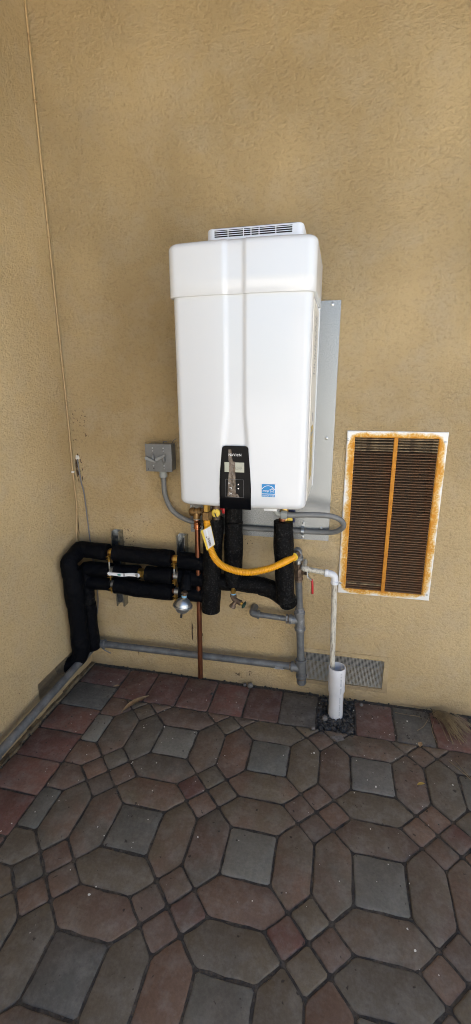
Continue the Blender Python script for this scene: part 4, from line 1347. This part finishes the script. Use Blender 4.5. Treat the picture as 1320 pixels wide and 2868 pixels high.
# ------------------------------------------------------------------ condensate drain
cp = thing('drain_pipe', 'thin stained white plastic drain pipe dropping into the wide standpipe', 'drain pipe', (1.2, -0.1, 0.2))
PYd = -0.098
build('pipe', MB().cyl((1.083, -0.086, 0.648), (1.172, PYd + .003, 0.6415), 0.0108, 16), PVC_OLD, cp)
build('wall_elbow', MB().tube([(1.090, -0.0865, 0.6475), (1.070, -0.084, 0.649), (1.068, -0.004, 0.648)], 0.0125, 14, 0.02), PVC_OLD, cp)
mb = MB().tube([(1.160, PYd + .004, 0.642), (1.1965, PYd, 0.6395), (1.1975, PYd, 0.602)], 0.0142, 18, 0.026).cyl((1.157, PYd + .004, 0.6423), (1.170, PYd + .003, 0.6415), 0.0158, 18, 0.002).cyl((1.1975, PYd, 0.612), (1.1975, PYd, 0.598), 0.0158, 18, 0.002)
build('elbow', mb, PVC, cp)
build('down_pipe', MB().tube([(1.1975, PYd, 0.605), (1.203, PYd - .006, 0.42), (1.2105, PYd - 0.016, 0.10)], 0.0115, 16, 0.1), PVC_OLD, cp)
spq = thing('standpipe', 'short wide white plastic standpipe standing in the dug-out gravel gap', 'standpipe', (1.234, -0.122, 0))
a_, b_ = Vector((1.2345, -0.122, -0.04)), Vector((1.2285, -0.122, 0.236))
axp = b_ - a_
def along(z):
    return (z + 0.04) / 0.276 * axp.length
prof = [(0.0305, 0), (0.0305, along(0.110)), (0.0325, along(0.116)), (0.0352, along(0.122)), (0.0352, along(0.2345)), (0.0342, along(0.236)), (0.0315, along(0.236)), (0.0308, along(0.233)), (0.0308, along(0.12)), (0.026, along(0.118)), (0.026, along(0.0))]
build('pipe', MB().lathe(prof, a_, axp, 36), PVC2, spq)
mb = MB()
z = 0.222
while z > 0.02:
    l_ = rng.uniform(0.0035, 0.0075)
    rr_ = 0.0353 if z > 0.126 else (0.0306 if z < 0.106 else None)
    if rr_ and rng.random() < 0.8:
        for dx_ in ((0.46, 0.52), (0.56, 0.62)):
            p = []
            for zz in (z, z - l_ * .8):
                c0 = a_.lerp(b_, (zz + 0.04) / 0.276)
                for an in dx_:
                    p.append(c0 + Vector((math.sin(an) * rr_, -math.cos(an) * rr_, 0)) * 1.004)
            mb.add(p, [(0, 1, 3, 2)])
    z -= l_ + 0.001
build('pipe_print', mb, GREYINK, spq, smooth=0)

# ------------------------------------------------------------------ louvred grille
gr = thing('wall_grille', 'tall white louvred wall grille eaten by orange rust', 'grille', (1.213, 0, 0.520))
gx0, gx1, gz0, gz1 = 1.213, 1.578, 0.520, 1.204
ox0, ox1, oz0, oz1 = 1.2435, 1.5475, 0.5430, 1.1790
fr = MB()
v, f = [], []
for (x0_, x1_, z0_, z1_, y) in ((gx0, gx1, gz0, gz1, -0.001), (gx0, gx1, gz0, gz1, -0.006), (gx0 + .003, gx1 - .003, gz0 + .003, gz1 - .003, -0.0085), (ox0 - .004, ox1 + .004, oz0 - .004, oz1 + .004, -0.0085), (ox0, ox1, oz0, oz1, -0.005), (ox0, ox1, oz0, oz1, 0.0)):
    v += [(x0_, y, z0_), (x1_, y, z0_), (x1_, y, z1_), (x0_, y, z1_)]
for i in range(5):
    for k in range(4):
        k2 = (k + 1) % 4
        f.append((i * 4 + k, i * 4 + k2, (i + 1) * 4 + k2, (i + 1) * 4 + k))
build('frame', fr.add(v, f), RUSTFRAME, gr, smooth=0)
build('mullion', MB().rbox(1.3875, 1.4025, -0.0092, 0.006, oz0 - .002, oz1 + .002, 0.0015, 1), RUSTBAR, gr)
NS = 60
pitch_ = (oz1 - oz0) / NS
slat_me = {}
for wname, (xa, xb) in (('l', (ox0 + .0005, 1.3870)), ('r', (1.4030, ox1 - .0005))):
    for k in range(NS):
        z = oz1 - (k + 0.5) * pitch_
        pale = k < 5 or (k > NS - 5 and rng.random() < 0.4)
        key = (wname, pale)
        if key not in slat_me:
            L = xb - xa
            d0, d1, t_ = (-0.0060, -0.0022), (0.0090, 0.0016), 0.0010     # outer edge low, inner edge high
            v = []
            for x in (0, L):
                v += [(x, d0[0], d0[1] - t_), (x, d0[0], d0[1] + t_), (x, d0[0] + .002, d0[1] + t_ + .0008), (x, d1[0], d1[1] + t_), (x, d1[0], d1[1] - t_)]
            me = bpy.data.meshes.new('slat')
            me.from_pydata(v, [], [(0, 1, 6, 5), (1, 2, 7, 6), (2, 3, 8, 7), (3, 4, 9, 8), (4, 0, 5, 9), (4, 3, 2, 1, 0), (5, 6, 7, 8, 9)])
            me.materials.append(SLAT_PALE if pale else SLAT)
            slat_me[key] = me
        o = bpy.data.objects.new('slat', slat_me[key])
        o.parent = gr
        o.location = Vector((xa, 0.0, z + rng.uniform(-.0006, .0006))) - Vector(gr['_o'])
        o.rotation_euler = (R(rng.uniform(-4, 4)), R(rng.uniform(-0.25, 0.25)), 0)
        C.objects.link(o)
for x, z in ((1.2175, 1.170), (1.5690, 1.168), (1.2225, 0.566), (1.5680, 0.548)):
    build('screw', MB().lathe([(0.0048, 0), (0.0048, .001), (0.003, .002), (0.0, .0021)], (x, -0.0085, z), (0, -1, 0), 12), SCREW, gr)

# ------------------------------------------------------------------ crawl space vents
fv = thing('foundation_vent', 'low wire mesh crawl space vent in the heater wall behind the standpipe', 'vent', (1.26, 0, 0.07))
mb = MB()
a, b, c, d = FV
for q in ((a - .004, b + .022, d, d + 0.020), (b, b + .021, c, d), (a - .004, b + .022, c - 0.018, c)):
    mb.box(q[0], q[1], -0.0045, -0.0003, q[2], q[3])
build('frame', mb, STUCCO, fv, smooth=0)
def mesh_screen(mb, n1, n2, lo1, hi1, lo2, hi2, P, t=0.0005):
    for k in range(n1):
        s = lo1 + (hi1 - lo1) * (k + .5) / n1
        mb.add([P(s - t, lo2, -t), P(s + t, lo2, -t), P(s + t, hi2, -t), P(s - t, hi2, -t), P(s - t, lo2, t), P(s + t, lo2, t), P(s + t, hi2, t), P(s - t, hi2, t)],
               [(0, 1, 2, 3), (4, 7, 6, 5), (0, 4, 5, 1), (1, 5, 6, 2), (2, 6, 7, 3), (3, 7, 4, 0)])
    for k in range(n2):
        s = lo2 + (hi2 - lo2) * (k + .5) / n2
        mb.add([P(lo1, s - t, -t), P(hi1, s - t, -t), P(hi1, s + t, -t), P(lo1, s + t, -t), P(lo1, s - t, t), P(hi1, s - t, t), P(hi1, s + t, t), P(lo1, s + t, t)],
               [(0, 1, 2, 3), (4, 7, 6, 5), (0, 4, 5, 1), (1, 5, 6, 2), (2, 6, 7, 3), (3, 7, 4, 0)])
mb = MB()
mesh_screen(mb, 58, 24, a, b, c, d, lambda u, w_, e: (u, 0.004 + e, w_), 0.00052)
build('wire_screen', mb, SCREEN, fv, smooth=0)
lvn = thing('foundation_vent', 'low dark wire mesh vent in the side wall behind the gas pipe', 'vent', (0, -0.3, 0.052))
a, b, c, d = LV
mb = MB()
mesh_screen(mb, 46, 18, a, b, c, d, lambda u, w_, e: (-0.006 + e, u, w_), 0.0006)
build('wire_screen', mb, SCREEN2, lvn, smooth=0)

# ------------------------------------------------------------------ cables in the corner
ca = thing('corner_cable', 'thin cable painted over in wall colour and stapled up the stucco corner', 'cable', (0.005, -0.006, 0.7))
pts = catmull([(0.005, -0.008, 2.70), (0.005, -0.010, 2.0), (0.0055, -0.007, 1.574), (0.0055, -0.006, 1.21), (0.0055, -0.010, 1.0), (0.0055, -0.007, 0.83), (0.004, -0.022, 0.74), (0.004, -0.032, 0.66)], 12)
build('cable', MB().tube(pts, 0.0038, 8, step=0.03), CABLE, ca)
rr = random.Random(9)
pts = [(0.0008 + rr.uniform(0, .0012), -0.0012 - rr.uniform(0, .0012), 0.70 + 0.02 * k) for k in range(100)]
mb = MB().tube(pts, 0.0016, 7, wob=0.0006, seed=4)  # thin dark line up the corner behind the cable
build('corner_line', mb, mat('dark_corner_line', (0.07, 0.042, 0.022), rough=0.9, noise=(4, (0.20, 0.13, 0.065), 0.45, 0.65)), ca)
for z, y in ((1.46, -0.0065), (0.998, -0.010), (1.95, -0.0095), (2.4, -0.009)):
    build('staple', MB().rbox(0.0005, 0.012, y - 0.007, y + 0.006, z - 0.004, z + 0.004, 0.0015, 1), CABLE if z != 0.998 else CAULK, ca)
wr = thing('grey_wire', 'thin grey wire coming out of the wall beside the corner and passing behind the pipes', 'wire', (0.05, -0.01, 0.24))
pts = catmull([(0.033, 0.004, 1.058), (0.0345, -0.008, 1.045), (0.043, -0.009, 0.95), (0.0525, -0.009, 0.885), (0.060, -0.009, 0.663), (0.070, -0.009, 0.50), (0.073, -0.009, 0.385), (0.066, -0.012, 0.31), (0.052, -0.014, 0.245), (0.060, -0.02, 0.17), (0.085, -0.035, 0.115), (0.128, -0.03, 0.086)], 10)
build('wire', MB().tube(pts, 0.0031, 8), WIRE, wr)
bm = bmesh.new()
bmesh.ops.create_icosphere(bm, subdivisions=3, radius=1)
rr_ = random.Random(3)
for q in bm.verts:
    q.co *= 1 + 0.25 * math.sin(q.co.x * 5 + 1) * math.sin(q.co.z * 6)
build('sealant', MB().bm(bm, Matrix.Translation((0.031, -0.001, 1.062)) @ Matrix.Diagonal((0.0095, 0.006, 0.012, 1))), CAULK, wr)

# ------------------------------------------------------------------ gravel, stones, leaves
def pebble(mb, c, r, rr, flat=0.7):
    bm = bmesh.new()
    bmesh.ops.create_icosphere(bm, subdivisions=1, radius=1)
    for q in bm.verts:
        q.co *= rr.uniform(0.7, 1.25)
    mx = Matrix.Translation(c) @ Matrix.Rotation(rr.uniform(0, 6.28), 4, 'Z') @ Matrix.Rotation(rr.uniform(-.5, .5), 4, 'X') @ Matrix.Diagonal((r * rr.uniform(.7, 1.3), r, r * flat, 1))
    mb.bm(bm, mx)
rr = random.Random(21)
mb = MB()
for k in range(560):
    x, y = rr.uniform(1.163, 1.312), rr.uniform(-0.262, -0.012)
    if math.hypot(x - 1.2345, y + 0.122) < 0.034:
        continue
    pebble(mb, (x, y, rr.uniform(-0.013, -0.002)), rr.choice([0.003, 0.0045, 0.006, 0.0085, 0.011]) * rr.uniform(.8, 1.1), rr)
for k in range(700):            # grit that has washed into the joint along the wall
    x = rr.uniform(0.03, 2.6)
    pebble(mb, (x, rr.uniform(-0.020, -0.001), rr.uniform(-0.012, 0.001)), rr.uniform(0.0018, 0.0055), rr)
for k in range(160):
    y = rr.uniform(-1.4, -0.02)
    pebble(mb, (rr.uniform(0.004, 0.024), y, rr.uniform(-0.010, 0.004)), rr.uniform(0.002, 0.006), rr)
g = tag(build('gravel', mb, STONE, smooth=0), 'dark crushed gravel filling the gap of the missing paver', 'gravel')
g['kind'] = 'stuff'
mb = MB()
for k in range(250):
    x, y = rr.uniform(0.1, 2.2), -abs(rr.gauss(0.45, 0.35)) - 0.02
    if y < -1.5:
        continue
    p_ = rr.uniform(0.0008, 0.0022)
    pebble(mb, (x, y, 0.0025), p_ * rr.choice([0.7, 1.0, 1.0, 1.6]), rr, 0.4)
g = tag(build('flecks', mb, FLECK, smooth=0), 'pale crumbs and petals scattered over the paving', 'debris')
g['kind'] = 'stuff'
mb = MB()
for k in range(300):
    x, y = rr.uniform(0.05, 2.2), -abs(rr.gauss(0.12, 0.22)) - 0.02
    p_ = rr.uniform(0.0012, 0.0036)
    pebble(mb, (x, y, 0.003), p_, rr, 0.4)
g = tag(build('grit', mb, SOIL, smooth=0), 'dark soil crumbs scattered over the paving near the wall', 'debris')
g['kind'] = 'stuff'

for (x, y, r, lab) in ((0.838, -0.026, 0.0155, 'round grey stone lying against the wall near the gas pipe foot'),
                       (0.812, -0.020, 0.009, 'small brown stone beside the round grey stone'),
                       (1.345, -0.045, 0.0085, 'brown pebble lying on the red paver right of the standpipe'),
                       (1.145, -0.235, 0.0085, 'brown pebble on the paver corner in front of the gravel gap'),
                       (1.19, -0.168, 0.0125, 'largest dark stone lying in the gravel at the foot of the standpipe'),
                       (0.675, -0.115, 0.0065, 'small grey pebble lying on the red back course paver')):
    mb = MB()
    bm = bmesh.new()
    bmesh.ops.create_icosphere(bm, subdivisions=2, radius=1)
    q_ = random.Random(int(x * 1000))
    for q in bm.verts:
        q.co *= q_.uniform(0.86, 1.1)
    mb.bm(bm, Matrix.Translation((x, y, r * 0.75)) @ Matrix.Rotation(q_.uniform(0, 6), 4, 'Z') @ Matrix.Diagonal((r * 1.1, r, r * 0.8, 1)))
    tag(build('stone', mb, PALESTONE if r > 0.007 else STONE, smooth=60, world_origin=(x, y, 0)), lab, 'stone')
# wedge of broken paver at the edge of the gap
mb = MB().prism([(1.215, -0.262), (1.262, -0.246), (1.272, -0.268), (1.245, -0.281)], -0.02, 0.004, 'xy')
o = tag(build('paver_fragment', mb, PALESTONE, smooth=0), 'broken corner of paver lying at the edge of the gravel gap', 'fragment')

def leaf(name, p0, p1, wd, lift, material, label, cat='leaf', curl=0.3):
    a, b = Vector(p0), Vector(p1)
    d = (b - a)
    L = d.length
    s = Vector((-d.y, d.x, 0)).normalized()
    v, f = [], []
    N = 14
    for i in range(N + 1):
        t = i / N
        w_ = wd * (math.sin(math.pi * t) ** 0.8 if 0 < t < 1 else 0.02) * (1 + .06 * math.sin(t * 25))
        c = a + d * t + Vector((0, 0, 0.003 + lift * math.sin(math.pi * t) + 0.006 * t)) + s * L * 0.04 * math.sin(t * 4)
        for k in (-1, -0.5, 0, 0.5, 1):
            v.append(c + s * w_ * k + Vector((0, 0, abs(k) ** 1.5 * wd * curl)))
    for k in range(len(v)):
        pass
    n0 = len(v)
    v2 = [p + Vector((0, 0, -0.0005)) for p in v]
    for i in range(N):
        for k in range(4):
            q = (i * 5 + k, i * 5 + k + 1, (i + 1) * 5 + k + 1, (i + 1) * 5 + k)
            f.append(q)
            f.append(tuple(n0 + j for j in reversed(q)))
    for i in range(N):
        f.append((i * 5, (i + 1) * 5, n0 + (i + 1) * 5, n0 + i * 5))
        f.append((i * 5 + 4, n0 + i * 5 + 4, n0 + (i + 1) * 5 + 4, (i + 1) * 5 + 4))
    o = build(name, MB().add(v + v2, f), material, smooth=60, world_origin=p0)
    return tag(o, label, cat)
leaf('dry_leaf', (0.324, -0.318, 0), (0.398, -0.195, 0), 0.0125, 0.006, LEAF, 'long narrow dry tan leaf lying on the pavers near the corner')
leaf('dry_leaf', (1.522, -0.430, 0), (1.548, -0.424, 0), 0.0052, 0.002, YLEAF, 'small yellow leaf lying on the brown paver right of the grey square')
leaf('dry_leaf', (1.560, -0.243, 0), (1.566, -0.222, 0), 0.0085, 0.002, LEAF, 'small rounded brown leaf at the edge of the dark grey paver')
leaf('dry_leaf', (0.205, -0.168, 0), (0.235, -0.160, 0), 0.006, 0.002, LEAF, 'small brown leaf lying on the grey paver near the corner')

pn = thing('pine_needle_tuft', 'fan shaped tuft of dry pine needles lying against the wall', 'pine needles', (1.655, -0.03, 0))
mb = MB()
rr = random.Random(5)
for k in range(64):
    base = Vector((1.652 + rr.uniform(-.012, .02), -0.028 + rr.uniform(-.03, .012), 0.008 + rr.uniform(0, .012)))
    ang = R(rr.uniform(-78, -22))
    L = rr.uniform(0.10, 0.165)
    tip = base + Vector((math.cos(ang) * L, math.sin(ang) * L, 0))
    tip.y = min(tip.y, -0.006)
    tip.z = 0.004 + rr.uniform(0, 0.010)
    mid_ = (base + tip) / 2 + Vector((rr.uniform(-.008, .008), rr.uniform(-.008, .008), 0.014 + rr.uniform(-.006, .012)))
    mb.tube(catmull([base, mid_, tip], 4), 0.0011, 5)
build('needles', mb, NEEDLE, pn)
mb = MB()
for k in range(40):
    pebble(mb, (1.62 + rr.gauss(0, 0.022), -0.05 + rr.gauss(0, 0.016), 0.004 + rr.uniform(0, .008)), rr.uniform(0.002, 0.005), rr)
build('crumbs', mb, SOIL, pn, smooth=0)
def needle(pts, label):
    mb = MB().tube(catmull(pts, 8), 0.0011, 6)
    tag(build('pine_needle', mb, NEEDLE, world_origin=pts[0]), label, 'pine needle')
needle([(1.485, -0.058, .003), (1.54, -0.066, .006), (1.59, -0.062, .004)], 'single dry pine needle lying along the dark grey paver near the wall')
needle([(1.62, -0.070, .006), (1.595, -0.118, .005), (1.565, -0.150, .003)], 'curved dry pine needle lying across the dark grey paver')
needle([(1.638, -0.085, .006), (1.622, -0.14, .005), (1.630, -0.205, .003)], 'dry pine needle lying along the joint below the needle tuft')
needle([(1.655, -0.29, .004), (1.70, -0.345, .004), (1.735, -0.395, .003)], 'dry pine needle lying over the joint beside the grey pavers')
needle([(1.682, -0.285, .004), (1.705, -0.34, .006), (1.752, -0.405, .003)], 'dry pine needle crossing another near the grey pavers')
needle([(1.47, -0.010, .004), (1.56, -0.006, .010), (1.66, -0.012, .008)], 'dry pine needle caught along the foot of the wall')

for o in bpy.data.objects:
    if '_o' in o:
        del o['_o']
print('pavers', npav, 'objects', len(bpy.data.objects))
